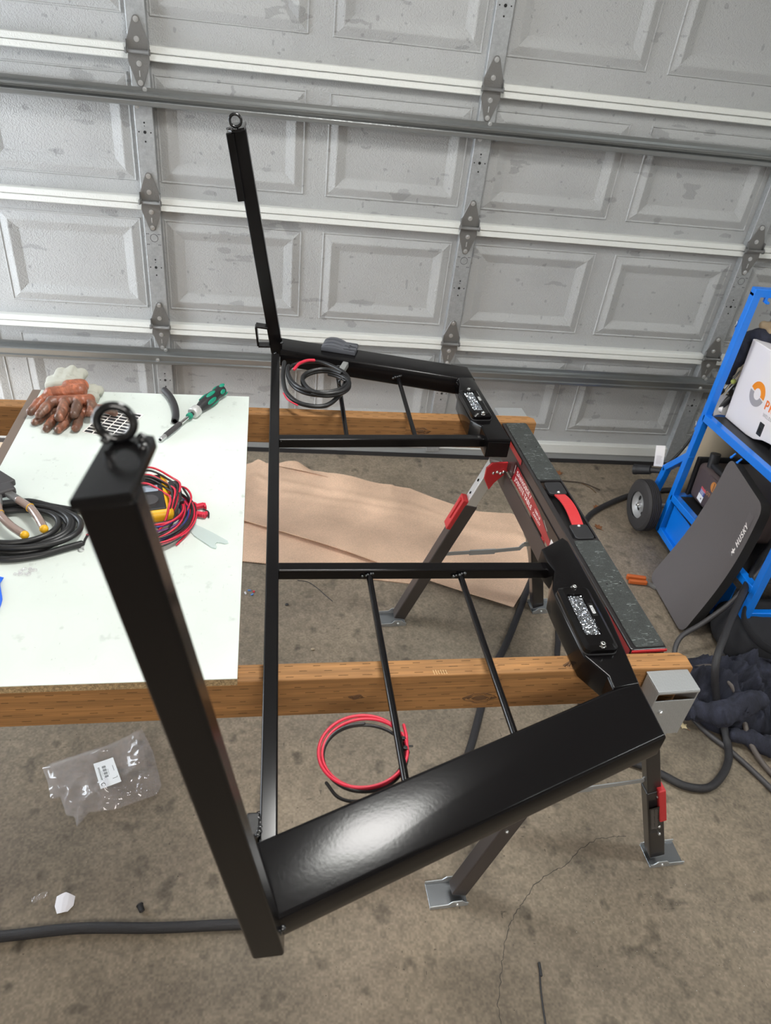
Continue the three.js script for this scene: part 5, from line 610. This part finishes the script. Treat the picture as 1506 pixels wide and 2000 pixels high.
// ------------------------------------------------------------------ blue welding cart with what it carries
const CX = 2.02, CW = 0.44;
{
  const t = thing('welding_cart', 'blue steel welding cart with sloping shelves and black rubber wheels beside the garage door', 'cart');
  const sq = (p, q, w = 0.028, h = 0.028) => bar(p, q, w, h, 0.003);
  const x0 = CX + 0.014, x1 = CX + CW;
  for (const x of [x0, x1]) { const s = part('side_frame', merge([sq([x, 0.04, 0.540], [x, 1.048, 0.535]), sq([x, 0.575, 0.54], [x, 0.632, 1.16]), sq([x, 0.215, 0.54], [x, 0.274, 1.15]), sq([x, 0.055, 0.54], [x, 0.062, 1.155]), sq([x, 0.415, 0.545], [x, 0.265, 0.415], 0.026, 0.026), sq([x, 0.275, 0.425], [x, 0.11, 0.40], 0.026, 0.03)]), M.blue, t); part('side_panel', put(rbox(0.004, 0.13, 0.50, 0.001), x + 0.002, 0.135, 0.82, -0.04, 0, 0), M.blue, s); part('gusset', merge([bar([x, 0.90, 0.515], [x, 0.965, 0.520], 0.006, 0.03, 0.002, V(0, 0, 1)), bar([x, 0.50, 0.515], [x, 0.56, 0.520], 0.006, 0.03, 0.002, V(0, 0, 1))]), M.blue, s); }
  part('top_bar', sq([CX, 1.048, 0.535], [x1 + 0.014, 1.048, 0.535]), M.blue, t); for (let i = 0; i < 8; i++) part('hanging_hook', merge([put(rbox(0.010, 0.018, 0.012, 0.002), CX + 0.050 + i * 0.045, 1.027, 0.545), put(rbox(0.012, 0.008, 0.016, 0.002), CX + 0.054 + i * 0.045, 1.020, 0.552)]), M.blue, t);
  for (const x of [x0 + 0.002, x1 - 0.002]) part('front_leg', sq([x, 0.0, 1.165], [x, 0.63, 1.145]), M.blue, t); for (const y of [0.175, 0.095]) part('front_rung', sq([x0, y, 1.158], [x1, y, 1.158], 0.022, 0.022), M.blue, t);
  for (const [y, z, n] of [[0.568, 0.535, 0], [0.209, 0.535, 1]]) part('rear_bar', sq([x0, y, z], [x1, y, z]), M.blue, t);
  const shelf = (y0, y1, z0, z1) => part('shelf', bar([(x0 + x1) / 2, y0, z0], [(x0 + x1) / 2, y1, z1], CW - 0.03, 0.008, 0.002), M.darkPlastic, t, 'dark shelf liner'); shelf(0.581, 0.634, 0.55, 1.15); shelf(0.218, 0.270, 0.55, 1.11);
  for (const [z, y] of [[0.79, 0.585], [0.83, 0.589]]) part('cable_hook', merge([rod([CX + 0.006, y - 0.010, z], [CX - 0.004, y - 0.024, z], 0.0035, 0.0035, 8), put(new THREE.SphereGeometry(0.005, 8, 6), CX - 0.005, y - 0.026, z)]), M.blue, t);
  for (const y of [0.925, 0.525]) part('chain_clip', put(new THREE.TorusGeometry(0.010, 0.0022, 6, 18, 4.4), CX + 0.008, y, 0.503, 0, 1.2, 0.6), M.zinc, t);
  const wheel = (x) => { const w = new THREE.Group(); w.name = 'wheel'; w.position.set(x, 0.108, 0.455); t.add(w); const pr = [[0.056, -0.030], [0.082, -0.031], [0.098, -0.027], [0.106, -0.018]]; for (let i = -4; i <= 4; i++) if (i % 2 === 0) pr.push([0.108, i * 0.0040 - 0.0026], [0.1035, i * 0.0040 - 0.0014], [0.1035, i * 0.0040 + 0.0014], [0.108, i * 0.0040 + 0.0026]); pr.push([0.106, 0.018], [0.098, 0.027], [0.082, 0.031], [0.056, 0.030]); const g = new THREE.LatheGeometry(pr.map(([r, y]) => new THREE.Vector2(r, y)), 48); g.rotateZ(Math.PI / 2); part('tyre', toCreasedNormals(clean(g), 0.4), std({ color: rgb(0.035, 0.032, 0.033), roughness: 0.7 }), w); const rm = new THREE.LatheGeometry([[0.0, -0.012], [0.018, -0.014], [0.024, -0.006], [0.046, -0.006], [0.052, -0.022], [0.059, -0.027], [0.060, 0.02], [0, 0.02]].map(([r, y]) => new THREE.Vector2(r, y)), 36); rm.rotateZ(-Math.PI / 2); part('rim', rm, std({ color: rgb(0.40, 0.40, 0.40), roughness: 0.45, metalness: 0.5 }), w, 'grey wheel rim'); for (let k = 0; k < 5; k++) { const a = k / 5 * 6.283; part('rim_slot', put(new THREE.SphereGeometry(1, 12, 8).scale(0.002, 0.008, 0.013), -0.0065, 0.036 * Math.cos(a), 0.036 * Math.sin(a), a, 0, 0), M.hole, w); } part('hub_nut', merge([put(new THREE.CylinderGeometry(0.010, 0.012, 0.012, 6), -0.020, 0, 0, 0, 0, Math.PI / 2), put(new THREE.CylinderGeometry(0.005, 0.005, 0.022, 10), -0.022, 0, 0, 0, 0, Math.PI / 2)]), M.chrome, w); return w; };
  wheel(1.976); wheel(CX + CW + 0.055); part('axle', rod([1.99, 0.108, 0.455], [CX + CW + 0.05, 0.108, 0.455], 0.008, 0.008, 10), M.zinc, t);
}
{ const t = thing('power_plug', 'black power plug with a white tag leaning above the cart wheel', 'plug'); part('body', merge([rod([1.955, 0.205, 0.335], [2.0, 0.228, 0.372], 0.021, 0.019, 18), rod([1.95, 0.2025, 0.331], [1.958, 0.2065, 0.338], 0.022, 0.022, 18)]), M.darkPlastic, t); part('strain_relief', rod([2.0, 0.228, 0.372], [2.03, 0.238, 0.392], 0.012, 0.010, 14), M.rubber, t); part('cord', tube([[2.03, 0.238, 0.392], [2.10, 0.30, 0.36], [2.16, 0.42, 0.34], [2.2, 0.56, 0.36]], 0.006, 40, 8), M.cableBlack, t);
  const tg = coons([[0, 0], [0.036, 0]], [[0.036, 0], [0.036, 0.085]], [[0, 0.085], [0.036, 0.085]], [[0, 0], [0, 0.085]], 4, 14, (x, z) => 0.006 * Math.sin(z * 40)); const u = tg.attributes.uv; for (let i = 0; i < u.count; i++) u.setXY(i, u.getX(i) / 0.036, u.getY(i) / 0.085); tg.translate(-0.018, 0, -0.085); tg.applyMatrix4(new THREE.Matrix4().makeRotationFromEuler(new THREE.Euler(1.15, 0, 0.42))); tg.translate(2.012, 0.262, 0.395);
  const tm = canvasTex(128, 256, (x, w, h) => { x.fillStyle = '#efecec'; x.fillRect(0, 0, w, h); x.fillStyle = '#b9b2b2'; for (let i = 0; i < 12; i++) x.fillRect(24, 30 + i * 9, 60 + (i * 31) % 24, 3); }); part('tag', thick(tg, 0.0005), std({ map: tm, roughness: 0.7, side: THREE.DoubleSide }), t, 'white paper tag'); }
{ const t = thing('welder', 'white welding machine with an orange and grey round emblem on the upper cart shelf', 'welder', [2.10, 0.590, 0.555], 0); t.rotation.x = -0.088;
  const s = new THREE.Shape([[0, 0], [-0.145, 0], [-0.19, 0.005], [-0.235, 0.022], [-0.28, 0.030], [-0.50, 0.03], [-0.50, 0.29], [0, 0.29]].map(([z, y]) => new THREE.Vector2(-z, y))); const g = new THREE.ExtrudeGeometry(s, { depth: 0.20, bevelEnabled: true, bevelSize: 0.003, bevelThickness: 0.003, bevelSegments: 2 }); g.rotateY(-Math.PI / 2); g.translate(0.20, 0, 0); part('case', g, M.white, t); part('foot', merge([put(rbox(0.16, 0.02, 0.05, 0.004), 0.1, -0.008, 0.05), put(rbox(0.16, 0.03, 0.20, 0.004), 0.1, 0.004, 0.36)]), M.darkPlastic, t);
  part('latch_recess', put(rbox(0.004, 0.046, 0.028, 0.002), -0.0025, 0.048, 0.210), M.darkPlastic, t, 'dark latch recess'); part('latch', put(rbox(0.004, 0.018, 0.014, 0.001), -0.0035, 0.044, 0.210), M.hole, t);
  const arc = (a0, a1, m, n) => { const sh = new THREE.Shape(); sh.absarc(0, 0, 0.043, a0, a1, false); sh.absarc(0, 0, 0.020, a1, a0, true); const e = new THREE.ExtrudeGeometry(sh, { depth: 0.0008, bevelEnabled: false, curveSegments: 24 }); e.rotateY(-Math.PI / 2); e.translate(-0.0032, 0.142, 0.128); part(n, e, m, t); }; arc(-0.15, 2.85, std({ color: rgb(0.85, 0.27, 0.012), roughness: 0.5 }), 'orange_arc'); arc(3.05, 6.0, std({ color: rgb(0.36, 0.34, 0.36), roughness: 0.5 }), 'grey_arc');
  const mp = canvasTex(512, 256, (x, w, h) => { x.fillStyle = '#eae3e5'; x.fillRect(0, 0, w, h); x.fillStyle = '#ee7320'; x.font = 'bold 150px sans-serif'; x.fillText('PRIME', 6, 140, 480); x.fillStyle = '#a8a2a4'; x.font = 'bold 56px sans-serif'; x.fillText('WELDING', 40, 220); }); const pl = new THREE.PlaneGeometry(0.15, 0.075); pl.rotateY(-Math.PI / 2); pl.translate(-0.0034, 0.118, 0.258); part('lettering', pl, std({ map: mp, roughness: 0.4 }), t); }
{ const t = thing('plastic_cover', 'pale grey plastic sheet folded beside the white welding machine', 'cover'); part('sheet', thick(coons([[2.052, 0.527], [2.125, 0.522]], [[2.125, 0.522], [2.125, 0.541]], [[2.048, 0.556], [2.125, 0.541]], [[2.052, 0.527], [2.048, 0.556]], 8, 14, (x, z, u, v) => 0.592 + 0.066 * Math.pow(1 - v, 1.1) + 0.004 * Math.sin(u * 5)), 0.0015), std({ color: rgb(0.45, 0.45, 0.44), roughness: 0.45 }), t); }
{ const t = thing('plasma_cutter', 'dark brown tool case with a black handle and small sticker on the lower cart shelf', 'tool case', [2.075, 0.236, 0.55], 0); t.rotation.x = -0.09;
  part('case', put(rbox(0.26, 0.150, 0.36, 0.022, 4), 0.133, 0.077, 0.185), M.brownCase, t); part('rim', merge([put(rbox(0.012, 0.165, 0.014, 0.004), 0.004, 0.081, 0.0), put(rbox(0.27, 0.165, 0.012, 0.005), 0.133, 0.081, -0.004)]), M.darkPlastic, t); part('handle', merge([bar([0.03, 0.162, 0.05], [0.03, 0.166, 0.30], 0.03, 0.02, 0.008), rod([0.03, 0.150, 0.055], [0.03, 0.205, 0.050], 0.019, 0.019, 18), rod([0.03, 0.150, 0.29], [0.03, 0.180, 0.29], 0.016, 0.016, 14)]), M.darkPlastic, t);
  const mp = canvasTex(256, 256, (x, w, h) => { x.fillStyle = '#54484a'; x.fillRect(0, 0, w, h); x.fillStyle = '#c9833f'; x.beginPath(); x.arc(150, 90, 62, 0, 6.3); x.fill(); x.fillStyle = '#5a4640'; x.fillRect(140, 40, 14, 100); x.fillStyle = '#b07a52'; x.font = 'bold 66px sans-serif'; x.fillText('LOTOS', 14, 230); }); const e = new THREE.PlaneGeometry(0.085, 0.085); e.rotateY(-Math.PI / 2); e.translate(0.0025, 0.100, 0.140); part('emblem', e, std({ map: mp, roughness: 0.5 }), t);
  const sp = canvasTex(128, 256, (x, w, h) => { x.fillStyle = '#f0f0f2'; x.fillRect(0, 0, w, h); x.fillStyle = '#3f4f94'; x.fillRect(0, 50, w, 80); x.fillStyle = '#c7555c'; x.fillRect(0, 0, w, 46); x.fillStyle = '#fff'; for (let i = 0; i < 4; i++) x.fillRect(10, 62 + i * 16, 90, 5); x.fillStyle = '#666'; x.fillRect(70, 180, 30, 26); }); const k = new THREE.PlaneGeometry(0.036, 0.058); k.rotateY(-Math.PI / 2); k.rotateX(0.12); k.translate(0.0018, 0.050, 0.092); part('sticker', k, std({ map: sp, roughness: 0.5 }), t, 'white, blue and red sticker'); }
{ const t = thing('gas_cylinder', 'tan gas cylinder standing upright behind the blue cart', 'cylinder', [2.26, 0, 0.375]); const pr = [[0, 0], [0.098, 0], [0.105, 0.01], [0.105, 0.70], [0.092, 0.76], [0.055, 0.80], [0.035, 0.82], [0.03, 0.86], [0, 0.86]]; part('shell', new THREE.LatheGeometry(pr.map(([r, y]) => new THREE.Vector2(r, y)), 40), M.tank, t); part('valve', merge([put(new THREE.CylinderGeometry(0.016, 0.02, 0.05, 12), 0, 0.885, 0), put(new THREE.CylinderGeometry(0.028, 0.028, 0.014, 16), 0, 0.92, 0)]), M.hinge, t); }
// heap of work clothes and gloves on the welder
{ const t = thing('work_jacket', 'rumpled dark navy jacket draped over the back corner of the white welding machine', 'jacket'); const r = rng(17), B = []; for (const [a, b, ra, rb] of [[[2.10, 0.86, 0.47], [2.22, 0.915, 0.56], 0.024, 0.035], [[2.085, 0.845, 0.50], [2.095, 0.70, 0.475], 0.030, 0.020], [[2.105, 0.85, 0.47], [2.10, 0.72, 0.445], 0.026, 0.018], [[2.15, 0.895, 0.52], [2.24, 0.93, 0.60], 0.035, 0.03], [[2.09, 0.78, 0.485], [2.14, 0.83, 0.46], 0.024, 0.024], [[2.12, 0.89, 0.50], [2.20, 0.90, 0.62], 0.02, 0.03]]) B.push([a, b, ra, rb]); part('cloth', blobMesh(B, 0.005, 0.006, (p) => 0.014 * (ridge(p[0] * 18 + p[1] * 10, p[1] * 16 + p[2] * 20, 43, 2) - 0.55)), M.denim, t);
  const g = thing('leather_glove', 'tan leather work glove lying on the navy jacket over the welder', 'glove'); part('leather', blobMesh([[[2.13, 0.925, 0.505], [2.19, 0.955, 0.575], 0.014, 0.02], [[2.14, 0.915, 0.535], [2.17, 0.92, 0.59], 0.008, 0.008], [[2.13, 0.925, 0.515], [2.15, 0.90, 0.575], 0.007, 0.008], [[2.17, 0.945, 0.56], [2.16, 0.915, 0.625], 0.008, 0.008]], 0.004, 0.004, (p) => 0.006 * (ridge(p[0] * 40, p[2] * 40 + p[1] * 30, 47, 2) - 0.55)), M.tanLeather, g);
  const h = thing('cloth_bundle', 'black cloth bundle piled on top of the tan leather glove', 'cloth'); part('cloth', blobMesh([[[2.17, 0.985, 0.545], [2.24, 1.0, 0.60], 0.032, 0.04], [[2.155, 0.955, 0.555], [2.22, 0.965, 0.62], 0.018, 0.022]], 0.005, 0.006, (p) => 0.012 * (ridge(p[0] * 22, p[2] * 22 + p[1] * 18, 49, 2) - 0.55)), M.darkCloth, h); }
{ const t = thing('tool_clutter', 'jumble of small black tools between the cart post and the white welding machine', 'tools'); part('torch_head', merge([bar([2.06, 0.60, 0.53], [2.11, 0.655, 0.52], 0.03, 0.03, 0.01), bar([2.12, 0.66, 0.50], [2.17, 0.68, 0.48], 0.04, 0.05, 0.012), bar([2.05, 0.63, 0.505], [2.09, 0.67, 0.49], 0.022, 0.022, 0.008)]), M.darkPlastic, t); part('steel_rod', merge([rod([2.075, 0.64, 0.495], [2.14, 0.735, 0.47], 0.004, 0.004, 8), rod([2.085, 0.645, 0.51], [2.15, 0.74, 0.485], 0.003, 0.003, 8)]), M.zinc, t); part('grip', rod([2.052, 0.606, 0.52], [2.082, 0.612, 0.545], 0.012, 0.012, 12), M.white, t, 'white grip end'); part('yellow_cap', put(new THREE.SphereGeometry(0.010, 10, 8), 2.11, 0.705, 0.50), std({ color: rgb(0.45, 0.5, 0.12), roughness: 0.6 }), t); }
// kneeling pad leaning on the cart
{
  const t = thing('kneeling_pad', 'large charcoal foam kneeling pad with white lettering leaning against the blue cart', 'pad');
  const c = (u, v) => { const b = [1.874, 0.021, 0.800 + u * 0.300], e = [2.005 - 0.012 * u, 0.566 - 0.020 * u, 0.800 + u * 0.262], bow = Math.sin(v * Math.PI) * 0.034 + Math.pow(1 - v, 4) * 0.018; return [b[0] + v * (e[0] - b[0]) + bow * 1.0, b[1] + v * (e[1] - b[1]) - 0.25 * bow, b[2] + v * (e[2] - b[2])]; };
  const out = rrect(0, 0, 1, 1, 0.1, 8).map(([x, y]) => [x, y < 0.5 ? y * 0.6 : 1 - (1 - y) * 0.6]), nu = 26, nv = 44, pos = [], uv = [], idx = [];
  const inR = (u, v) => { const du = Math.max(0.11 - u, u - 0.89, 0) / 0.11, dv = Math.max(0.066 - v, v - 0.934, 0) / 0.066; const l = Math.hypot(du, dv); return l > 1 ? [u < 0.5 ? 0.11 - 0.11 * du / l : 0.89 + 0.11 * du / l, v < 0.5 ? 0.066 - 0.066 * dv / l : 0.934 + 0.066 * dv / l] : [u, v]; };
  for (let j = 0; j <= nv; j++) for (let i = 0; i <= nu; i++) { const [u, v] = inR(i / nu, j / nv); pos.push(...c(u, v)); uv.push(u * 0.32, v * 0.57); if (i < nu && j < nv) { const k = j * (nu + 1) + i; idx.push(k, k + 1, k + nu + 1, k + 1, k + nu + 2, k + nu + 1); } }
  const n = pos.length / 3, nrm = V(0.97, -0.22, 0.03).normalize(), T = 0.036, edge = []; for (let i = 0; i <= nu; i++) edge.push(i); for (let j = 1; j <= nv; j++) edge.push(j * (nu + 1) + nu); for (let i = nu - 1; i >= 0; i--) edge.push(nv * (nu + 1) + i); for (let j = nv - 1; j > 0; j--) edge.push(j * (nu + 1));
  const mk = (P, I, U) => { const g = new THREE.BufferGeometry(); g.setAttribute('position', new THREE.Float32BufferAttribute(P, 3)); if (U) g.setAttribute('uv', new THREE.Float32BufferAttribute(U, 2)); g.setIndex(I); g.computeVertexNormals(); return g; };
  M.foam.side = M.foamSide.side = THREE.DoubleSide; part('top_face', mk(pos, idx, uv), M.foam, t); const sp = [], si = [], su = []; edge.forEach((e) => { const p = pos.slice(3 * e, 3 * e + 3); sp.push(...p, p[0] + nrm.x * T, p[1] + nrm.y * T, p[2] + nrm.z * T); su.push(0, 0, 0, 0.1); }); for (let i = 0; i < edge.length; i++) { const a = 2 * i, b = 2 * ((i + 1) % edge.length); si.push(a, a + 1, b, b, a + 1, b + 1); } part('edge', mk(sp, si, su), M.foamSide, t); const bp = pos.map((q, i) => q + T * [nrm.x, nrm.y, nrm.z][i % 3]); part('back_face', mk(bp, [...idx].reverse(), uv), M.foamSide, t);
  const mp = canvasTex(512, 96, (x, w, h) => { x.fillStyle = '#5f5a5c'; x.fillRect(0, 0, w, h); x.fillStyle = '#f1ecea'; x.font = 'italic bold 84px sans-serif'; x.textBaseline = 'middle'; x.fillText('HUSKY', 120, 52, 370); x.beginPath(); x.moveTo(14, 70); x.lineTo(40, 30); x.lineTo(52, 44); x.lineTo(70, 20); x.lineTo(78, 46); x.lineTo(104, 52); x.lineTo(96, 66); x.lineTo(70, 66); x.lineTo(60, 84); x.lineTo(48, 66); x.closePath(); x.fill(); x.fillStyle = '#5f5a5c'; x.beginPath(); x.ellipse(32, 62, 12, 8, -0.8, 0, 6.3); x.fill(); });
  const lp = [], lu = [], li = []; for (let i = 0; i <= 16; i++) for (let j = 0; j <= 2; j++) { const p = c(0.925 - j * 0.055, 0.60 + i / 16 * 0.30); lp.push(p[0] - 0.0009, p[1] + 0.0002, p[2]); lu.push(i / 16, j / 2); if (i < 16 && j < 2) { const k = i * 3 + j; li.push(k, k + 1, k + 3, k + 1, k + 4, k + 3); } } part('lettering', mk(lp, li, lu), std({ map: mp, roughness: 0.8, side: THREE.DoubleSide }), t, 'white lettering');
}
{ const t = thing('clamp_handle', 'orange-red clamp handle poking out from below the kneeling pad on the floor', 'clamp'); part('grip', merge([bar([1.80, 0.016, 0.800], [1.872, 0.018, 0.815], 0.016, 0.022, 0.005), bar([1.80, 0.014, 0.824], [1.87, 0.016, 0.835], 0.014, 0.018, 0.005)]), M.orange, t); part('bar', bar([1.868, 0.012, 0.822], [1.90, 0.012, 0.86], 0.012, 0.014, 0.002), M.hinge, t); }
// cables, denim heap and bag straps at the right edge
{ const t = thing('welding_cable', 'thick black welding cable looping down from the cart to the floor by the sawhorse', 'cable'); part('cable', tube([[2.23, 0.44, 0.93], [2.11, 0.30, 1.025], [1.98, 0.26, 1.17], [1.87, 0.235, 1.305], [1.81, 0.19, 1.395], [1.83, 0.085, 1.45], [1.842, 0.025, 1.535], [1.822, 0.0135, 1.60], [1.778, 0.0125, 1.653], [1.712, 0.0125, 1.695], [1.646, 0.0125, 1.688], [1.587, 0.0125, 1.647], [1.522, 0.0125, 1.610], [1.44, 0.0125, 1.59], [1.36, 0.0125, 1.56]], 0.0115, 260, 12), M.hose, t);
  const u = thing('thin_cable', 'thinner grey cable curving in front of the kneeling pad down behind the beam end', 'cable'); part('cable', tube([[2.16, 0.42, 1.03], [2.08, 0.30, 1.08], [1.99, 0.20, 1.13], [1.90, 0.13, 1.16], [1.82, 0.09, 1.19], [1.79, 0.06, 1.24], [1.80, 0.025, 1.30], [1.82, 0.012, 1.36]], 0.0085, 120, 10), M.greyHose, u);
  const v = thing('thin_cable', 'straight black cable on the floor running past the pale leaf scrap', 'cable'); part('cable', tube([[1.62, 0.009, 1.22], [1.70, 0.009, 1.335], [1.765, 0.009, 1.43], [1.798, 0.009, 1.506], [1.846, 0.009, 1.58], [1.905, 0.009, 1.702], [1.96, 0.009, 1.86], [2.0, 0.009, 2.05]], 0.0082, 120, 10), M.greyHose, v);
  const w = thing('thin_cable', 'brownish grey cable lying across the denim heap', 'cable'); part('cable', tube([[1.74, 0.012, 1.25], [1.80, 0.06, 1.30], [1.858, 0.115, 1.34], [1.885, 0.115, 1.41], [1.902, 0.075, 1.47], [1.905, 0.03, 1.57], [1.935, 0.0095, 1.66], [2.02, 0.0095, 1.80]], 0.0085, 120, 10), std({ color: rgb(0.085, 0.07, 0.062), roughness: 0.55 }), w);
  const y = thing('thin_cable', 'black cable standing in a tall arc at the right-hand end of the denim heap', 'cable'); part('cable', tube([[2.10, 0.22, 1.38], [2.03, 0.20, 1.42], [1.99, 0.14, 1.47], [1.985, 0.07, 1.53], [2.0, 0.012, 1.60], [2.06, 0.0105, 1.68]], 0.0095, 80, 10), M.hose, y); }
{ const hf = (ex, ez, rx, rz, H, s) => { const pts = 72, pos = [], idx = [], uv = []; for (let j = 0; j <= pts; j++) for (let i = 0; i <= pts; i++) { const u = i / pts * 2 - 1, v = j / pts * 2 - 1, a = u * Math.sqrt(1 - v * v / 2), b = v * Math.sqrt(1 - u * u / 2), rr = Math.hypot(a, b), wob = 1 + 0.14 * (vn(a * 2 + 5, b * 2, s) - 0.5) * 2 * rr, x = ex + rx * a * wob, z = ez + rz * b * wob, dome = Math.pow(Math.max(0, 1 - rr * rr * rr), 0.55), f = ridge(x * 9 + 0.35 * vn(x * 6, z * 6, s + 4) * 9, z * 9 + 3, s, 3), f2 = Math.pow(ridge(x * 22, z * 16, s + 9, 2), 2); pos.push(x, 0.003 + dome * (H * (0.12 + 0.85 * f * f) + 0.034 * f2 + 0.02 * Math.pow(ridge(x * 34 + 4, z * 30, s + 21, 2), 3)), z); uv.push(x, z); if (i < pts && j < pts) { const k = j * (pts + 1) + i; idx.push(k, k + pts + 1, k + 1, k + 1, k + pts + 1, k + pts + 2); } } const g = new THREE.BufferGeometry(); g.setAttribute('position', new THREE.Float32BufferAttribute(pos, 3)); g.setAttribute('uv', new THREE.Float32BufferAttribute(uv, 2)); g.setIndex(idx); g.computeVertexNormals(); return g; };
  const t = thing('denim_jacket', 'dark navy denim jacket thrown in a heap on the floor behind the beam end', 'jacket'); part('cloth', hf(1.945, 1.37, 0.235, 0.165, 0.155, 301), M.denim, t); part('sleeve', blobMesh([[[1.755, 0.05, 1.455], [1.83, 0.085, 1.50], 0.030, 0.034], [[1.83, 0.085, 1.50], [1.93, 0.115, 1.47], 0.034, 0.036], [[1.75, 0.055, 1.40], [1.76, 0.05, 1.455], 0.026, 0.028]], 0.005, 0.008, (p) => 0.026 * (ridge(p[0] * 26, p[2] * 26 + p[1] * 20, 53, 3) - 0.55)), M.denim, t); part('sleeve', blobMesh([[[1.87, 0.03, 1.53], [1.96, 0.035, 1.58], 0.024, 0.028], [[1.96, 0.035, 1.58], [2.08, 0.04, 1.56], 0.028, 0.03]], 0.005, 0.008, (p) => 0.024 * (ridge(p[0] * 26, p[2] * 26 + p[1] * 20, 57, 3) - 0.55)), M.denim, t);
  const b = thing('tool_bag', 'black fabric tool bag with wide strap loop on the floor beyond the denim heap', 'bag', [2.13, 0, 1.17]); part('body', blobMesh([[[-0.07, 0.09, -0.05], [0.13, 0.09, -0.05], 0.085, 0.085], [[-0.07, 0.08, 0.03], [0.13, 0.08, 0.03], 0.08, 0.08]], 0.008, 0.02, (p) => 0.014 * (ridge(p[0] * 14, p[2] * 14 + p[1] * 12, 59, 2) - 0.55)), M.darkCloth, b);
  const sc = new THREE.CatmullRomCurve3([[-0.10, 0.20, -0.02], [-0.125, 0.19, 0.03], [-0.10, 0.16, 0.095], [-0.03, 0.14, 0.135], [0.05, 0.15, 0.12], [0.09, 0.19, 0.06], [0.10, 0.22, 0.0]].map(V3)); const sg = new THREE.TubeGeometry(sc, 60, 0.016, 8); const q = sg.attributes.position; for (let i = 0; i <= 60; i++) { const cp = sc.getPointAt(i / 60); for (let j = 0; j <= 8; j++) { const k = i * 9 + j; q.setXYZ(k, cp.x + (q.getX(k) - cp.x) * 0.35, q.getY(k), cp.z + (q.getZ(k) - cp.z) * 0.35); } } sg.computeVertexNormals(); part('strap', sg, M.darkCloth, b); }
renderer.render(scene, camera);
